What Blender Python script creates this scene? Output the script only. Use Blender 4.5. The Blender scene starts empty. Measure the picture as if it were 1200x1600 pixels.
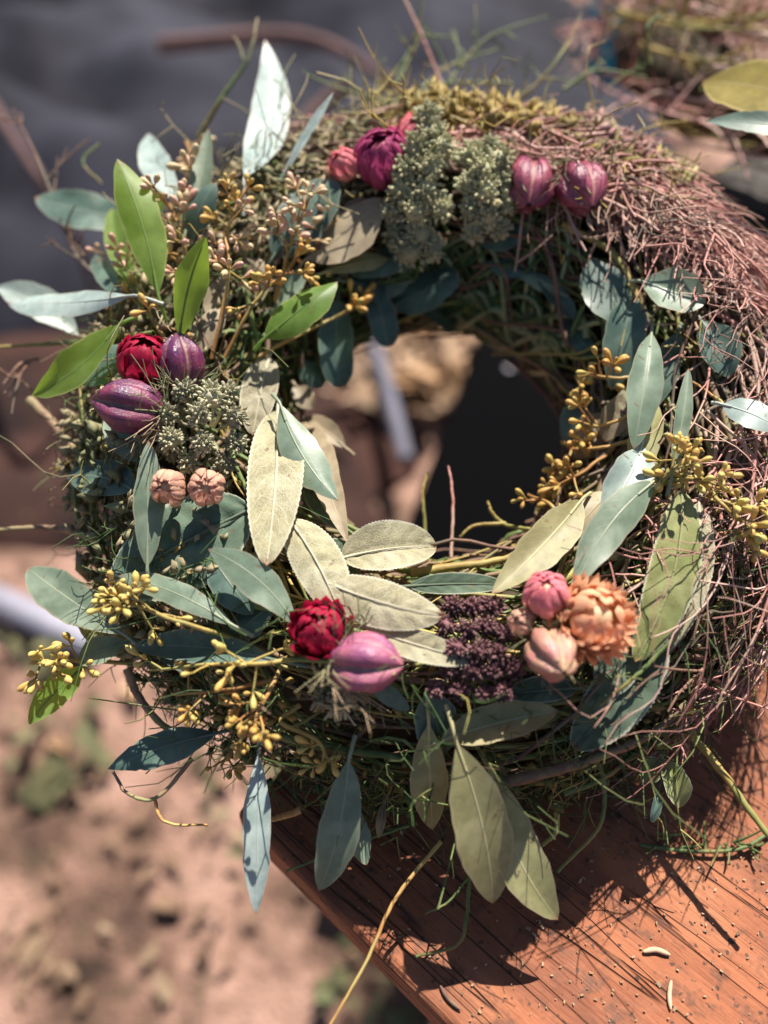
import bpy, math
import numpy as np
from mathutils import Vector, Matrix

rng = np.random.RandomState(7)
sc = bpy.context.scene
col = sc.collection
V3 = lambda *a: np.array(a, float)
def nrm(v):
    v = np.asarray(v, float); return v / max(np.linalg.norm(v), 1e-12)

# ------------------------------------------------------------------ camera
PITCH = math.radians(48.0); FPX = 1232.0
CF = V3(0, math.cos(PITCH), -math.sin(PITCH)); CR = V3(1, 0, 0); CU = V3(0, math.sin(PITCH), math.cos(PITCH))
WC = V3(0, 0, 0.092)                                   # centre of the wreath
CAM = WC - 0.40 * (CF + CR * 75 / FPX + CU * 132 / FPX)
cd = bpy.data.cameras.new('camera'); cam = bpy.data.objects.new('camera', cd); col.objects.link(cam)
cam.location = CAM; cam.rotation_euler = (math.pi / 2 - PITCH, 0, 0)
cd.sensor_fit = 'VERTICAL'; cd.sensor_height = 36.0; cd.lens = 36.0 * FPX / 1600.0
cd.clip_start = 0.01; cd.clip_end = 200
cd.dof.use_dof = True; cd.dof.focus_distance = 0.325; cd.dof.aperture_fstop = 2.8
sc.camera = cam

# ------------------------------------------------------------------ light
SUN_EL = math.radians(58); SUN_AZ = math.radians(20)     # azimuth from +Y (behind the wreath), positive to the right
sd = V3(math.sin(SUN_AZ) * math.cos(SUN_EL), math.cos(SUN_AZ) * math.cos(SUN_EL), math.sin(SUN_EL))
w = bpy.data.worlds.new('World'); sc.world = w; w.use_nodes = True
wn = w.node_tree.nodes; wl = w.node_tree.links
sky = wn.new('ShaderNodeTexSky'); sky.sky_type = 'NISHITA'; sky.sun_disc = False
sky.sun_elevation = SUN_EL; sky.sun_rotation = SUN_AZ
bg = wn['Background']; bg.inputs['Strength'].default_value = 0.05
wl.new(sky.outputs[0], bg.inputs['Color'])
ld = bpy.data.lights.new('sun', 'SUN'); ld.energy = 5.0; ld.angle = math.radians(0.5); ld.color = (1.0, 0.92, 0.81)
sun = bpy.data.objects.new('sun', ld); col.objects.link(sun)
sun.rotation_euler = Vector(-sd).to_track_quat('-Z', 'Y').to_euler(); sun.location = (0, 2, 3)
vs = sc.view_settings; vs.view_transform = 'Standard'; vs.look = 'None'; vs.exposure = 1.15; vs.gamma = 1.0; vs.use_curve_mapping = False
sc.cycles.max_bounces = 8; sc.cycles.transparent_max_bounces = 8

# ------------------------------------------------------------------ geometry helpers
R0, RH, RV = 0.123, 0.050, 0.050
TILT = math.radians(22)
EX = V3(1, 0, 0); EY = V3(0, math.cos(TILT), math.sin(TILT)); EN = V3(0, -math.sin(TILT), math.cos(TILT))
def ray(px, py): return CF + CR * (px - 600) / FPX + CU * (800 - py) / FPX
def Pz(px, py, z):
    d = ray(px, py); return CAM + d * (z - CAM[2]) / d[2]
def Ph(px, py, h):                                      # on the plane h above the wreath's mid-plane
    d = ray(px, py); return CAM + d * ((WC + EN * h - CAM) @ EN) / (d @ EN)
TS = np.linspace(0.2, 0.62, 260)
def P(px, py, lift=0.0):                                # on the wreath's surface grown by lift
    d = ray(px, py); q = CAM + TS[:, None] * d - WC
    x, y, h = q @ EX, q @ EY, q @ EN
    f = ((np.hypot(x, y) - R0) / (RH + lift)) ** 2 + (h / (RV + lift)) ** 2 - 1
    k = np.nonzero(f < 0)[0]
    if len(k) and k[0] > 0:
        i = k[0]; t = TS[i - 1] + (TS[i] - TS[i - 1]) * f[i - 1] / (f[i - 1] - f[i])
        return CAM + t * d
    return Ph(px, py, lift * 0.7 + 0.012)
def ring(th, u, h): return WC + (R0 + u) * (math.cos(th) * EX + math.sin(th) * EY) + h * EN
def depth(p): return (p - CAM) @ CF

WLOC = {}
def link(o, parent=None, world=None):
    col.objects.link(o)
    if parent is not None:
        o.parent = parent; pl = WLOC[parent]
    else: pl = V3(0, 0, 0)
    if isinstance(world, Matrix):
        o.matrix_local = Matrix.Translation(-Vector(pl)) @ world
        WLOC[o] = np.array(world.translation)
    else:
        wp = V3(0, 0, 0) if world is None else np.asarray(world, float)
        o.location = wp - pl; WLOC[o] = wp
    return o
def mesh(name, V, F, mat, uv=None, smooth=True):
    me = bpy.data.meshes.new(name)
    V = np.asarray(V, float)
    if isinstance(F, np.ndarray) and F.ndim == 2:
        n, k = F.shape
        me.vertices.add(len(V)); me.vertices.foreach_set('co', V.astype(np.float32).ravel())
        me.loops.add(n * k); me.loops.foreach_set('vertex_index', F.astype(np.int32).ravel())
        me.polygons.add(n); me.polygons.foreach_set('loop_start', np.arange(0, n * k, k, dtype=np.int32))
        me.polygons.foreach_set('loop_total', np.full(n, k, dtype=np.int32))
        me.update(calc_edges=True); me.validate()
    else:
        me.from_pydata(V.tolist(), [], [list(map(int, f)) for f in F])
    if uv is not None:
        ul = me.uv_layers.new(name='UVMap'); li = np.empty(len(me.loops), dtype=np.int32); me.loops.foreach_get('vertex_index', li)
        ul.data.foreach_set('uv', np.asarray(uv, np.float32)[li].ravel())
    me.polygons.foreach_set('use_smooth', np.full(len(me.polygons), smooth))
    if mat is not None: me.materials.append(mat)
    return me
def obj(name, V, F, mat, parent=None, uv=None, smooth=True, label=None, kind=None, cat=None, group=None, origin=None):
    V = np.asarray(V, float); c = V.mean(0) if origin is None else np.asarray(origin, float)
    o = bpy.data.objects.new(name, mesh(name, V - c, F, mat, uv, smooth)); link(o, parent, c)
    tag(o, label, cat, group, kind); return o
def tag(o, label=None, cat=None, group=None, kind=None):
    for k, v in (('label', label), ('category', cat), ('group', group), ('kind', kind)):
        if v: o[k] = v
    return o
def empty(name, loc, parent=None, **k):
    o = bpy.data.objects.new(name, None); o.empty_display_size = 0.02
    link(o, parent, loc); tag(o, **k); return o
def inst(name, me, M, parent):
    o = bpy.data.objects.new(name, me); link(o, parent, M); return o

class MB:                                               # collects vertices and quads
    def __init__(s): s.V = []; s.F = []; s.UV = []; s.n = 0
    def add(s, V, F, uv=None):
        s.V.append(np.asarray(V, float)); s.F.append(np.asarray(F, int) + s.n); s.n += len(V)
        s.UV.append(np.zeros((len(V), 2)) if uv is None else uv)
    def get(s): return np.concatenate(s.V), np.concatenate(s.F), np.concatenate(s.UV)
    def build(s, name, mat, parent=None, **k):
        V, F, UV = s.get(); return obj(name, V, F, mat, parent, uv=UV, **k)
def tube(pts, rad, k=5, cap=True):
    pts = np.asarray(pts, float); n = len(pts); rad = np.broadcast_to(np.asarray(rad, float), (n,))
    T = np.gradient(pts, axis=0); T /= np.maximum(np.linalg.norm(T, axis=1, keepdims=True), 1e-12)
    a = V3(0.31, 0.52, 0.79); N = np.cross(T, a); N /= np.maximum(np.linalg.norm(N, axis=1, keepdims=True), 1e-9); B = np.cross(T, N)
    ang = np.arange(k) * 2 * np.pi / k
    V = pts[:, None] + rad[:, None, None] * (np.cos(ang)[None, :, None] * N[:, None] + np.sin(ang)[None, :, None] * B[:, None])
    i = np.arange(n - 1)[:, None]; j = np.arange(k)[None]; j2 = (j + 1) % k
    F = np.stack([i * k + j, i * k + j2, (i + 1) * k + j2, (i + 1) * k + j], -1).reshape(-1, 4)
    uv = np.stack([np.repeat(np.linspace(0, 1, n), k) * 0 + np.tile(ang / 6.283, n), np.repeat(np.linspace(0, 1, n), k)], -1)
    return V.reshape(-1, 3), F, uv
def spline(ctrl, n):                                    # Catmull-Rom through control points
    c = np.asarray(ctrl, float)
    if len(c) == 2: return c[0] + (c[1] - c[0]) * np.linspace(0, 1, n)[:, None]
    c = np.vstack([2 * c[0] - c[1], c, 2 * c[-1] - c[-2]]); m = len(c) - 3
    t = np.linspace(0, m - 1e-9, n); i = t.astype(int); f = (t - i)[:, None]
    p0, p1, p2, p3 = c[i], c[i + 1], c[i + 2], c[i + 3]
    return 0.5 * (2 * p1 + (p2 - p0) * f + (2 * p0 - 5 * p1 + 4 * p2 - p3) * f ** 2 + (3 * p1 - p0 - 3 * p2 + p3) * f ** 3)
def lathe(prof, k=10):                                  # profile [(r,z)...] around z
    prof = np.asarray(prof, float); n = len(prof); ang = np.arange(k) * 2 * np.pi / k
    V = np.stack([prof[:, :1] * np.cos(ang), prof[:, :1] * np.sin(ang), np.repeat(prof[:, 1:2], k, 1)], -1)
    i = np.arange(n - 1)[:, None]; j = np.arange(k)[None]; j2 = (j + 1) % k
    F = np.stack([i * k + j, i * k + j2, (i + 1) * k + j2, (i + 1) * k + j], -1).reshape(-1, 4)
    return V.reshape(-1, 3), F
def frame(z, xhint=None):                               # matrix columns with z axis along z
    z = nrm(z); h = V3(0.3, 0.9, 0.2) if xhint is None else np.asarray(xhint, float)
    x = nrm(h - (h @ z) * z); y = np.cross(z, x); return np.stack([x, y, z], 1)
def m4(rot, loc, s=1.0):
    M = np.eye(4); M[:3, :3] = rot * np.asarray(s); M[:3, 3] = loc; return Matrix(M.tolist())
def rv(s=1.0): return rng.normal(0, s, 3)

# ------------------------------------------------------------------ materials
def newmat(name):
    m = bpy.data.materials.new(name); m.use_nodes = True; nt = m.node_tree
    b = nt.nodes['Principled BSDF']; return m, nt, b
def N(nt, t, **k):
    n = nt.nodes.new(t)
    for a, v in k.items(): setattr(n, a, v)
    return n
def S(n, **k):
    for a, v in k.items(): n.inputs[a.replace('_', ' ')].default_value = v
    return n
def math_(nt, op, a, b=None, clamp=False):
    n = N(nt, 'ShaderNodeMath', operation=op, use_clamp=clamp)
    for i, x in enumerate((a, b)):
        if x is None: continue
        if isinstance(x, (int, float)): n.inputs[i].default_value = x
        else: nt.links.new(x, n.inputs[i])
    return n.outputs[0]
def mix(nt, fac, a, b, mode='MIX'):
    n = N(nt, 'ShaderNodeMix', data_type='RGBA', blend_type=mode)
    for i, x in ((0, fac), (6, a), (7, b)):
        if isinstance(x, (int, float)): n.inputs[i].default_value = x
        elif isinstance(x, tuple): n.inputs[i].default_value = (*x[:3], 1)
        else: nt.links.new(x, n.inputs[i])
    return n.outputs[2]
def ramp(nt, fac, stops):
    n = N(nt, 'ShaderNodeValToRGB'); e = n.color_ramp.elements
    while len(e) < len(stops): e.new(0.5)
    for q, (p, c) in zip(e, stops): q.position = p; q.color = (*c, 1) if len(c) == 3 else c
    nt.links.new(fac, n.inputs[0]); return n.outputs[0]
def noise(nt, scale, detail=3, rough=0.55, vec=None, dist=0.0):
    n = N(nt, 'ShaderNodeTexNoise'); n.inputs['Scale'].default_value = scale; n.inputs['Detail'].default_value = detail
    n.inputs['Roughness'].default_value = rough; n.inputs['Distortion'].default_value = dist
    if vec is not None: nt.links.new(vec, n.inputs['Vector'])
    return n.outputs['Fac']
def coords(nt, kind='Object'): return N(nt, 'ShaderNodeTexCoord').outputs[kind]
def hsv(nt, colr, v, h=None, s=None):
    n = N(nt, 'ShaderNodeHueSaturation'); nt.links.new(colr, n.inputs['Color'])
    for key, x in (('Value', v), ('Hue', h), ('Saturation', s)):
        if x is None: continue
        if isinstance(x, (int, float)): n.inputs[key].default_value = x
        else: nt.links.new(x, n.inputs[key])
    return n.outputs[0]
def maprange(nt, x, a, b, c, d):
    n = N(nt, 'ShaderNodeMapRange'); nt.links.new(x, n.inputs[0])
    for i, v in enumerate((a, b, c, d)): n.inputs[i + 1].default_value = v
    return n.outputs[0]
def finish(nt, b, colr, rough=0.5, transl=0.0, tcol=None, bump=None, bstr=0.3, bdist=0.0005, spec=0.4, sheen=0.0):
    nt.links.new(colr, b.inputs['Base Color']) if not isinstance(colr, tuple) else setattr(b.inputs['Base Color'], 'default_value', (*colr, 1))
    if isinstance(rough, (int, float)): b.inputs['Roughness'].default_value = rough
    else: nt.links.new(rough, b.inputs['Roughness'])
    b.inputs['Specular IOR Level'].default_value = spec
    if sheen: b.inputs['Sheen Weight'].default_value = sheen; b.inputs['Sheen Roughness'].default_value = 0.4
    bn = None
    if bump is not None:
        bn = N(nt, 'ShaderNodeBump'); bn.inputs['Strength'].default_value = bstr; bn.inputs['Distance'].default_value = bdist
        nt.links.new(bump, bn.inputs['Height']); nt.links.new(bn.outputs[0], b.inputs['Normal'])
    if transl:
        t = N(nt, 'ShaderNodeBsdfTranslucent'); ms = N(nt, 'ShaderNodeMixShader'); ms.inputs[0].default_value = transl
        tc = tcol if tcol is not None else colr
        if isinstance(tc, tuple): t.inputs[0].default_value = (*tc, 1)
        else: nt.links.new(tc, t.inputs[0])
        if bn: nt.links.new(bn.outputs[0], t.inputs['Normal'])
        out = nt.nodes['Material Output']
        nt.links.new(b.outputs[0], ms.inputs[1]); nt.links.new(t.outputs[0], ms.inputs[2]); nt.links.new(ms.outputs[0], out.inputs[0])

def leaf_mat(name, c1, c2, vein, transl=0.3, tcol=None, rough=0.45, vs_=0.35, edge=None, spec=0.42, spots=0.25, netted=0.0, nscale=(16, 34)):
    m, nt, b = newmat(name)
    uv = N(nt, 'ShaderNodeUVMap').outputs[0]; sp = N(nt, 'ShaderNodeSeparateXYZ'); nt.links.new(uv, sp.inputs[0]); u, v = sp.outputs[0], sp.outputs[1]
    mid = math_(nt, 'MULTIPLY', math_(nt, 'ABSOLUTE', math_(nt, 'SUBTRACT', u, 0.5)), 2.0)
    oi = N(nt, 'ShaderNodeObjectInfo').outputs['Random']
    oc = coords(nt)
    n1 = noise(nt, 60, 4, 0.6, oc); n2 = noise(nt, 420, 3, 0.6, oc)
    c = mix(nt, maprange(nt, n1, 0.35, 0.68, 0, 1), c1, c2)
    c = hsv(nt, c, maprange(nt, oi, 0, 1, 0.8, 1.18), maprange(nt, oi, 0, 1, 0.488, 0.512))
    c = mix(nt, math_(nt, 'MULTIPLY', maprange(nt, n2, 0.55, 0.75, 0, 1), spots), c, tuple(x * 0.55 for x in c1))
    # veins
    mot = noise(nt, 150, 4, 0.65, oc); c = hsv(nt, c, maprange(nt, mot, 0.3, 0.7, 0.8, 1.22))
    scar = maprange(nt, noise(nt, 230, 2, 0.5, oc), 0.69, 0.73, 0, 0.75); c = mix(nt, scar, c, (0.16, 0.10, 0.055))
    dust = maprange(nt, noise(nt, 36, 3, 0.7, oc), 0.52, 0.7, 0, 0.35); c = mix(nt, dust, c, tuple(min(1, x * 1.25 + .07) for x in c2))
    rib = maprange(nt, mid, 0.015, 0.06, 1, 0)
    wob = math_(nt, 'MULTIPLY', noise(nt, 6, 2, 0.5, uv), 1.1)
    s = math_(nt, 'ADD', math_(nt, 'SUBTRACT', math_(nt, 'MULTIPLY', v, 11.0), math_(nt, 'MULTIPLY', mid, 2.2)), wob)
    fr = math_(nt, 'ABSOLUTE', math_(nt, 'SUBTRACT', math_(nt, 'FRACT', s), 0.5))
    side = math_(nt, 'MULTIPLY', maprange(nt, fr, 0.0, 0.07, 1, 0), maprange(nt, mid, 0.75, 1.0, 1, 0.2))
    vm = math_(nt, 'MAXIMUM', math_(nt, 'MULTIPLY', rib, 0.75), math_(nt, 'MULTIPLY', side, vs_))
    bump = math_(nt, 'ADD', math_(nt, 'MULTIPLY', vm, 0.7), math_(nt, 'MULTIPLY', n2, 0.25))
    if netted:
        mp = N(nt, 'ShaderNodeMapping'); mp.inputs['Scale'].default_value = (nscale[0], nscale[1], 1); nt.links.new(uv, mp.inputs[0])
        vo = N(nt, 'ShaderNodeTexVoronoi', feature='DISTANCE_TO_EDGE'); vo.inputs['Scale'].default_value = 1; nt.links.new(mp.outputs[0], vo.inputs['Vector'])
        net = maprange(nt, vo.outputs['Distance'], 0.0, 0.16, 1, 0)
        vm = math_(nt, 'MAXIMUM', vm, math_(nt, 'MULTIPLY', net, netted))
        bump = math_(nt, 'ADD', math_(nt, 'MULTIPLY', vm, 0.9), math_(nt, 'MULTIPLY', vo.outputs['Distance'], 1.0 if netted < 0.2 else -0.6))
    c = mix(nt, vm, c, vein)
    if edge: c = mix(nt, maprange(nt, mid, 0.88, 1.0, 0, 0.85), c, edge)
    c = mix(nt, maprange(nt, math_(nt, 'ADD', v, math_(nt, 'MULTIPLY', n1, 0.06)), 0.985, 1.03, 0, 0.8), c, (0.30, 0.12, 0.07))
    tc = mix(nt, vm, tcol, tuple(x * 0.6 for x in tcol)) if tcol else c
    if tcol: tc = hsv(nt, tc, maprange(nt, n1, 0.3, 0.7, 0.8, 1.15))
    rg = maprange(nt, n1, 0.3, 0.7, rough - 0.07, rough + 0.1)
    finish(nt, b, c, rg, transl, tc, bump, 0.35 if not netted else 0.5, 0.0004 if not netted else 0.0005, spec, sheen=0.25 if netted else 0.0)
    return m

M_EUC = leaf_mat('eucalyptus_blue_green', (0.155, 0.22, 0.165), (0.205, 0.27, 0.205), (0.36, 0.40, 0.28), 0.3, (0.26, 0.36, 0.12), 0.36, 0.12, (0.33, 0.30, 0.22))
M_PALE = leaf_mat('eucalyptus_pale', (0.25, 0.33, 0.31), (0.33, 0.40, 0.38), (0.46, 0.50, 0.46), 0.2, (0.30, 0.38, 0.25), 0.36, 0.12, (0.40, 0.40, 0.34))
M_GREEN = leaf_mat('eucalyptus_fresh_green', (0.11, 0.20, 0.035), (0.15, 0.25, 0.05), (0.26, 0.36, 0.12), 0.55, (0.46, 0.70, 0.07), 0.4, 0.12, (0.40, 0.42, 0.16))
M_OLIVE = leaf_mat('eucalyptus_underside_olive', (0.26, 0.25, 0.115), (0.32, 0.30, 0.155), (0.54, 0.50, 0.28), 0.25, (0.44, 0.38, 0.10), 0.5, 0.16, (0.38, 0.33, 0.2))
M_OLIVEY = leaf_mat('leaf_olive_yellow', (0.15, 0.12, 0.03), (0.19, 0.15, 0.04), (0.30, 0.24, 0.10), 0.2, (0.40, 0.30, 0.05), 0.7, 0.16, (0.4, 0.32, 0.14), 0.12)
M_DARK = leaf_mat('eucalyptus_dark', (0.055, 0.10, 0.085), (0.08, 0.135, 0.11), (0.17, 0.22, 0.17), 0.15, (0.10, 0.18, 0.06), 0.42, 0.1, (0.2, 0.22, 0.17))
M_TAUPE = leaf_mat('dry_leaf_taupe', (0.26, 0.21, 0.14), (0.32, 0.26, 0.17), (0.40, 0.33, 0.22), 0.22, (0.30, 0.22, 0.10), 0.55, 0.15, (0.36, 0.28, 0.18))
M_SAGE = leaf_mat('sage_dark_top', (0.065, 0.105, 0.075), (0.095, 0.14, 0.095), (0.15, 0.19, 0.13), 0.12, (0.12, 0.18, 0.07), 0.7, 0.2, (0.50, 0.52, 0.42), 0.2, 0.0, 0.14, (30, 62))
M_SAGEP = leaf_mat('sage_pale_underside', (0.28, 0.255, 0.145), (0.37, 0.35, 0.24), (0.66, 0.63, 0.50), 0.22, (0.48, 0.34, 0.10), 0.75, 0.6, (0.62, 0.60, 0.48), 0.15, 0.0, 0.3, (22, 42))
M_SAGEG = leaf_mat('sage_olive_top', (0.20, 0.24, 0.085), (0.26, 0.28, 0.12), (0.34, 0.35, 0.18), 0.2, (0.30, 0.32, 0.08), 0.75, 0.25, (0.58, 0.58, 0.44), 0.15, 0.0, 0.14, (26, 56))

def fibre_mat(name, c1, c2, c3=None, rough=0.7, scale=140, transl=0.0, spec=0.3):
    m, nt, b = newmat(name); oc = coords(nt); oi = N(nt, 'ShaderNodeObjectInfo').outputs['Random']
    n = noise(nt, scale, 3, 0.6, oc); n2 = noise(nt, scale * 0.22, 2, 0.5, oc)
    c = mix(nt, maprange(nt, n, 0.38, 0.62, 0, 1), c1, c2)
    if c3: c = mix(nt, maprange(nt, n2, 0.5, 0.62, 0, 1), c, c3)
    c = hsv(nt, c, maprange(nt, oi, 0, 1, 0.75, 1.2))
    finish(nt, b, c, rough, transl, None, noise(nt, scale * 9, 2, 0.6, oc), 0.4, 0.0003, spec); return m
M_VINE = fibre_mat('vine_bark', (0.16, 0.10, 0.065), (0.26, 0.18, 0.11), (0.20, 0.19, 0.09), 0.65)
M_STEMG = fibre_mat('green_stem', (0.09, 0.14, 0.045), (0.17, 0.22, 0.08), (0.24, 0.20, 0.07), 0.5, transl=0.1)
M_STEMP = fibre_mat('pale_green_stem', (0.17, 0.22, 0.12), (0.25, 0.30, 0.17), (0.30, 0.29, 0.15), 0.5, 90)
M_STEMY = fibre_mat('yellow_stem', (0.34, 0.24, 0.07), (0.42, 0.33, 0.11), (0.26, 0.25, 0.08), 0.5, transl=0.1)
M_STEMO = fibre_mat('orange_stem', (0.36, 0.17, 0.06), (0.42, 0.25, 0.09), (0.36, 0.28, 0.10), 0.5)
M_TWIG = fibre_mat('pink_brown_twig', (0.36, 0.165, 0.14), (0.52, 0.26, 0.22), (0.44, 0.29, 0.23), 0.6, 90)
M_TWIGP = fibre_mat('pale_mauve_twig', (0.52, 0.29, 0.26), (0.62, 0.40, 0.35), (0.50, 0.37, 0.31), 0.65, 90)
M_TWIGD = fibre_mat('dark_twig', (0.12, 0.065, 0.05), (0.22, 0.13, 0.09), (0.16, 0.13, 0.10), 0.7, 90)
M_THREAD = fibre_mat('thread_foliage', (0.06, 0.115, 0.04), (0.11, 0.17, 0.06), (0.17, 0.19, 0.07), 0.55, 60, 0.2)
M_SEED = fibre_mat('dry_seed', (0.24, 0.21, 0.12), (0.34, 0.28, 0.17), (0.19, 0.20, 0.10), 0.7, 120)
M_MOSS = fibre_mat('yellow_dry_leaf', (0.46, 0.33, 0.10), (0.35, 0.26, 0.09), (0.24, 0.20, 0.08), 0.65, 160, 0.3)
M_PINKF = fibre_mat('dry_pink_floret', (0.42, 0.22, 0.24), (0.34, 0.24, 0.20), (0.36, 0.33, 0.14), 0.7, 160, 0.25)
M_CORE = fibre_mat('light_block_core', (0.035, 0.026, 0.016), (0.06, 0.045, 0.025), None, 0.9, 200)
M_CREAM = fibre_mat('cream_floret', (0.64, 0.61, 0.41), (0.44, 0.48, 0.33), (0.74, 0.66, 0.42), 0.8, 70, 0.4)
M_GREYF = fibre_mat('grey_green_floret', (0.54, 0.51, 0.36), (0.36, 0.37, 0.25), (0.62, 0.57, 0.40), 0.8, 120, 0.35)
M_PURPF = fibre_mat('purple_floret', (0.15, 0.065, 0.075), (0.23, 0.12, 0.125), (0.09, 0.045, 0.05), 0.7, 160, 0.1)
M_THORN = fibre_mat('pale_horn', (0.34, 0.30, 0.17), (0.28, 0.22, 0.12), None, 0.5, 160)
M_BRACT = fibre_mat('pod_bract', (0.24, 0.24, 0.13), (0.16, 0.18, 0.09), (0.30, 0.22, 0.14), 0.6, 60)
M_SEAM = fibre_mat('pod_seam', (0.34, 0.24, 0.16), (0.26, 0.16, 0.12), None, 0.5, 160)
M_WIRE, nt_, b_ = newmat('black_wire'); finish(nt_, b_, (0.012, 0.012, 0.013), 0.35, spec=0.5)

def berry_mat(name, c1, c2, tip):
    m, nt, b = newmat(name); uv = N(nt, 'ShaderNodeUVMap').outputs[0]; sp = N(nt, 'ShaderNodeSeparateXYZ'); nt.links.new(uv, sp.inputs[0])
    oi = N(nt, 'ShaderNodeObjectInfo').outputs['Random']; n = noise(nt, 500, 3, 0.6, coords(nt))
    c = mix(nt, oi, c1, c2); c = hsv(nt, c, 1.0, maprange(nt, oi, 0, 1, 0.475, 0.507)); c = mix(nt, maprange(nt, sp.outputs[1], 0.0, 0.45, 0.5, 0), c, (0.36, 0.24, 0.06))
    c = mix(nt, maprange(nt, sp.outputs[1], 0.9, 1.0, 0, 0.8), c, tip); c = hsv(nt, c, maprange(nt, n, 0.3, 0.7, 0.75, 1.2))
    finish(nt, b, c, 0.42, 0.12, None, n, 0.25, 0.0004, 0.45); return m
M_BY = berry_mat('berry_yellow', (0.62, 0.45, 0.10), (0.58, 0.47, 0.15), (0.66, 0.52, 0.22))
M_BO = berry_mat('berry_ochre', (0.58, 0.37, 0.08), (0.48, 0.35, 0.10), (0.36, 0.16, 0.07))
M_BP = berry_mat('berry_pink_brown', (0.60, 0.38, 0.27), (0.56, 0.44, 0.24), (0.32, 0.12, 0.10))

def petal_mat(name, base, tip, tl=0.3, rough=0.5):
    m, nt, b = newmat(name); uv = N(nt, 'ShaderNodeUVMap').outputs[0]; sp = N(nt, 'ShaderNodeSeparateXYZ'); nt.links.new(uv, sp.inputs[0])
    mp = N(nt, 'ShaderNodeMapping'); mp.inputs['Scale'].default_value = (26, 1.2, 1); nt.links.new(uv, mp.inputs[0])
    st = noise(nt, 1.0, 3, 0.6, mp.outputs[0]); oi = N(nt, 'ShaderNodeObjectInfo').outputs['Random']
    c = mix(nt, maprange(nt, math_(nt, 'ADD', sp.outputs[1], math_(nt, 'MULTIPLY', st, 0.3)), 0.35, 1.05, 0, 1), base, tip)
    c = hsv(nt, c, maprange(nt, oi, 0, 1, 0.8, 1.2)); c = hsv(nt, c, maprange(nt, st, 0.3, 0.7, 0.75, 1.25))
    c = mix(nt, maprange(nt, math_(nt, 'ADD', sp.outputs[1], math_(nt, 'MULTIPLY', st, 0.12)), 1.0, 1.1, 0, 0.4), c, tuple(min(1, x * .8 + .14) for x in tip))
    finish(nt, b, c, rough, tl, None, st, 0.7, 0.0006, 0.3); return m
M_RED = petal_mat('petal_crimson', (0.28, 0.010, 0.04), (0.46, 0.012, 0.06))
M_ORG = petal_mat('petal_orange', (0.92, 0.70, 0.44), (0.92, 0.50, 0.31), 0.4)
M_PNK = petal_mat('petal_pink', (0.80, 0.45, 0.33), (0.76, 0.22, 0.27))
M_PCH = petal_mat('petal_peach', (0.72, 0.48, 0.30), (0.74, 0.42, 0.31))
M_MAG = petal_mat('petal_magenta', (0.55, 0.14, 0.22), (0.45, 0.06, 0.19))
M_DISC = fibre_mat('flower_disc', (0.60, 0.36, 0.08), (0.46, 0.22, 0.05), None, 0.7, 500)

def pod_mat(name, a, bcol, pale):
    m, nt, b = newmat(name); uv = N(nt, 'ShaderNodeUVMap').outputs[0]; sp = N(nt, 'ShaderNodeSeparateXYZ'); nt.links.new(uv, sp.inputs[0])
    oc = coords(nt); n = noise(nt, 120, 4, 0.6, oc); n2 = noise(nt, 900, 2, 0.6, oc)
    c = mix(nt, maprange(nt, n, 0.35, 0.65, 0, 1), a, bcol)
    mp = N(nt, 'ShaderNodeMapping'); mp.inputs['Scale'].default_value = (30, 2.5, 1); nt.links.new(uv, mp.inputs[0]); stv = noise(nt, 1.0, 4, 0.65, mp.outputs[0])
    c = hsv(nt, c, maprange(nt, stv, 0.3, 0.7, 0.4, 1.6))
    c = mix(nt, maprange(nt, noise(nt, 330, 3, 0.6, oc), 0.6, 0.7, 0, 0.5), c, tuple(x * .5 for x in pale))
    c = mix(nt, maprange(nt, math_(nt, 'ADD', sp.outputs[0], math_(nt, 'MULTIPLY', n, 0.2)), 0.93, 1.15, 0, 0.6), c, pale)
    c = hsv(nt, c, maprange(nt, n2, 0.3, 0.7, 0.85, 1.12))
    finish(nt, b, c, maprange(nt, n, 0.3, 0.7, 0.26, 0.48), 0.0, None, math_(nt, 'ADD', n2, stv), 0.5, 0.0006, 0.5); return m
M_POD1 = pod_mat('pod_violet', (0.09, 0.022, 0.08), (0.19, 0.03, 0.07), (0.46, 0.35, 0.24))
M_POD2 = pod_mat('pod_mauve_pink', (0.25, 0.07, 0.16), (0.36, 0.11, 0.155), (0.52, 0.44, 0.28))
M_POD3 = pod_mat('pod_wine', (0.17, 0.03, 0.07), (0.34, 0.075, 0.12), (0.46, 0.30, 0.22))
M_POD4 = pod_mat('pod_pink_green', (0.44, 0.17, 0.16), (0.44, 0.27, 0.17), (0.50, 0.47, 0.22))

# ------------------------------------------------------------------ the setting
m, nt, b = newmat('sandy_ground'); oc = coords(nt)
g1 = noise(nt, 6.5, 5, 0.6, oc); g2 = noise(nt, 17, 4, 0.6, oc); g3 = noise(nt, 130, 3, 0.6, oc)
c = ramp(nt, g1, [(0.32, (0.045, 0.03, 0.024)), (0.43, (0.15, 0.09, 0.068)), (0.53, (0.33, 0.20, 0.155)), (0.68, (0.44, 0.28, 0.225))])
c = mix(nt, maprange(nt, g2, 0.54, 0.66, 0, 0.7), c, (0.085, 0.062, 0.042)); c = hsv(nt, c, maprange(nt, g3, 0.25, 0.75, 0.75, 1.25))
finish(nt, b, c, 0.95, bump=g3, bstr=0.8, bdist=0.02, spec=0.1); M_GROUND = m
GZ = -0.75
n = 60; gx = np.concatenate([-np.geomspace(40, 2.2, 12), np.linspace(-2, 2, n), np.geomspace(2.2, 40, 12)]); gy = np.concatenate([-np.geomspace(40, 2.2, 12) + 1, np.linspace(-1, 3.4, n), np.geomspace(3.7, 60, 12)])
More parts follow.
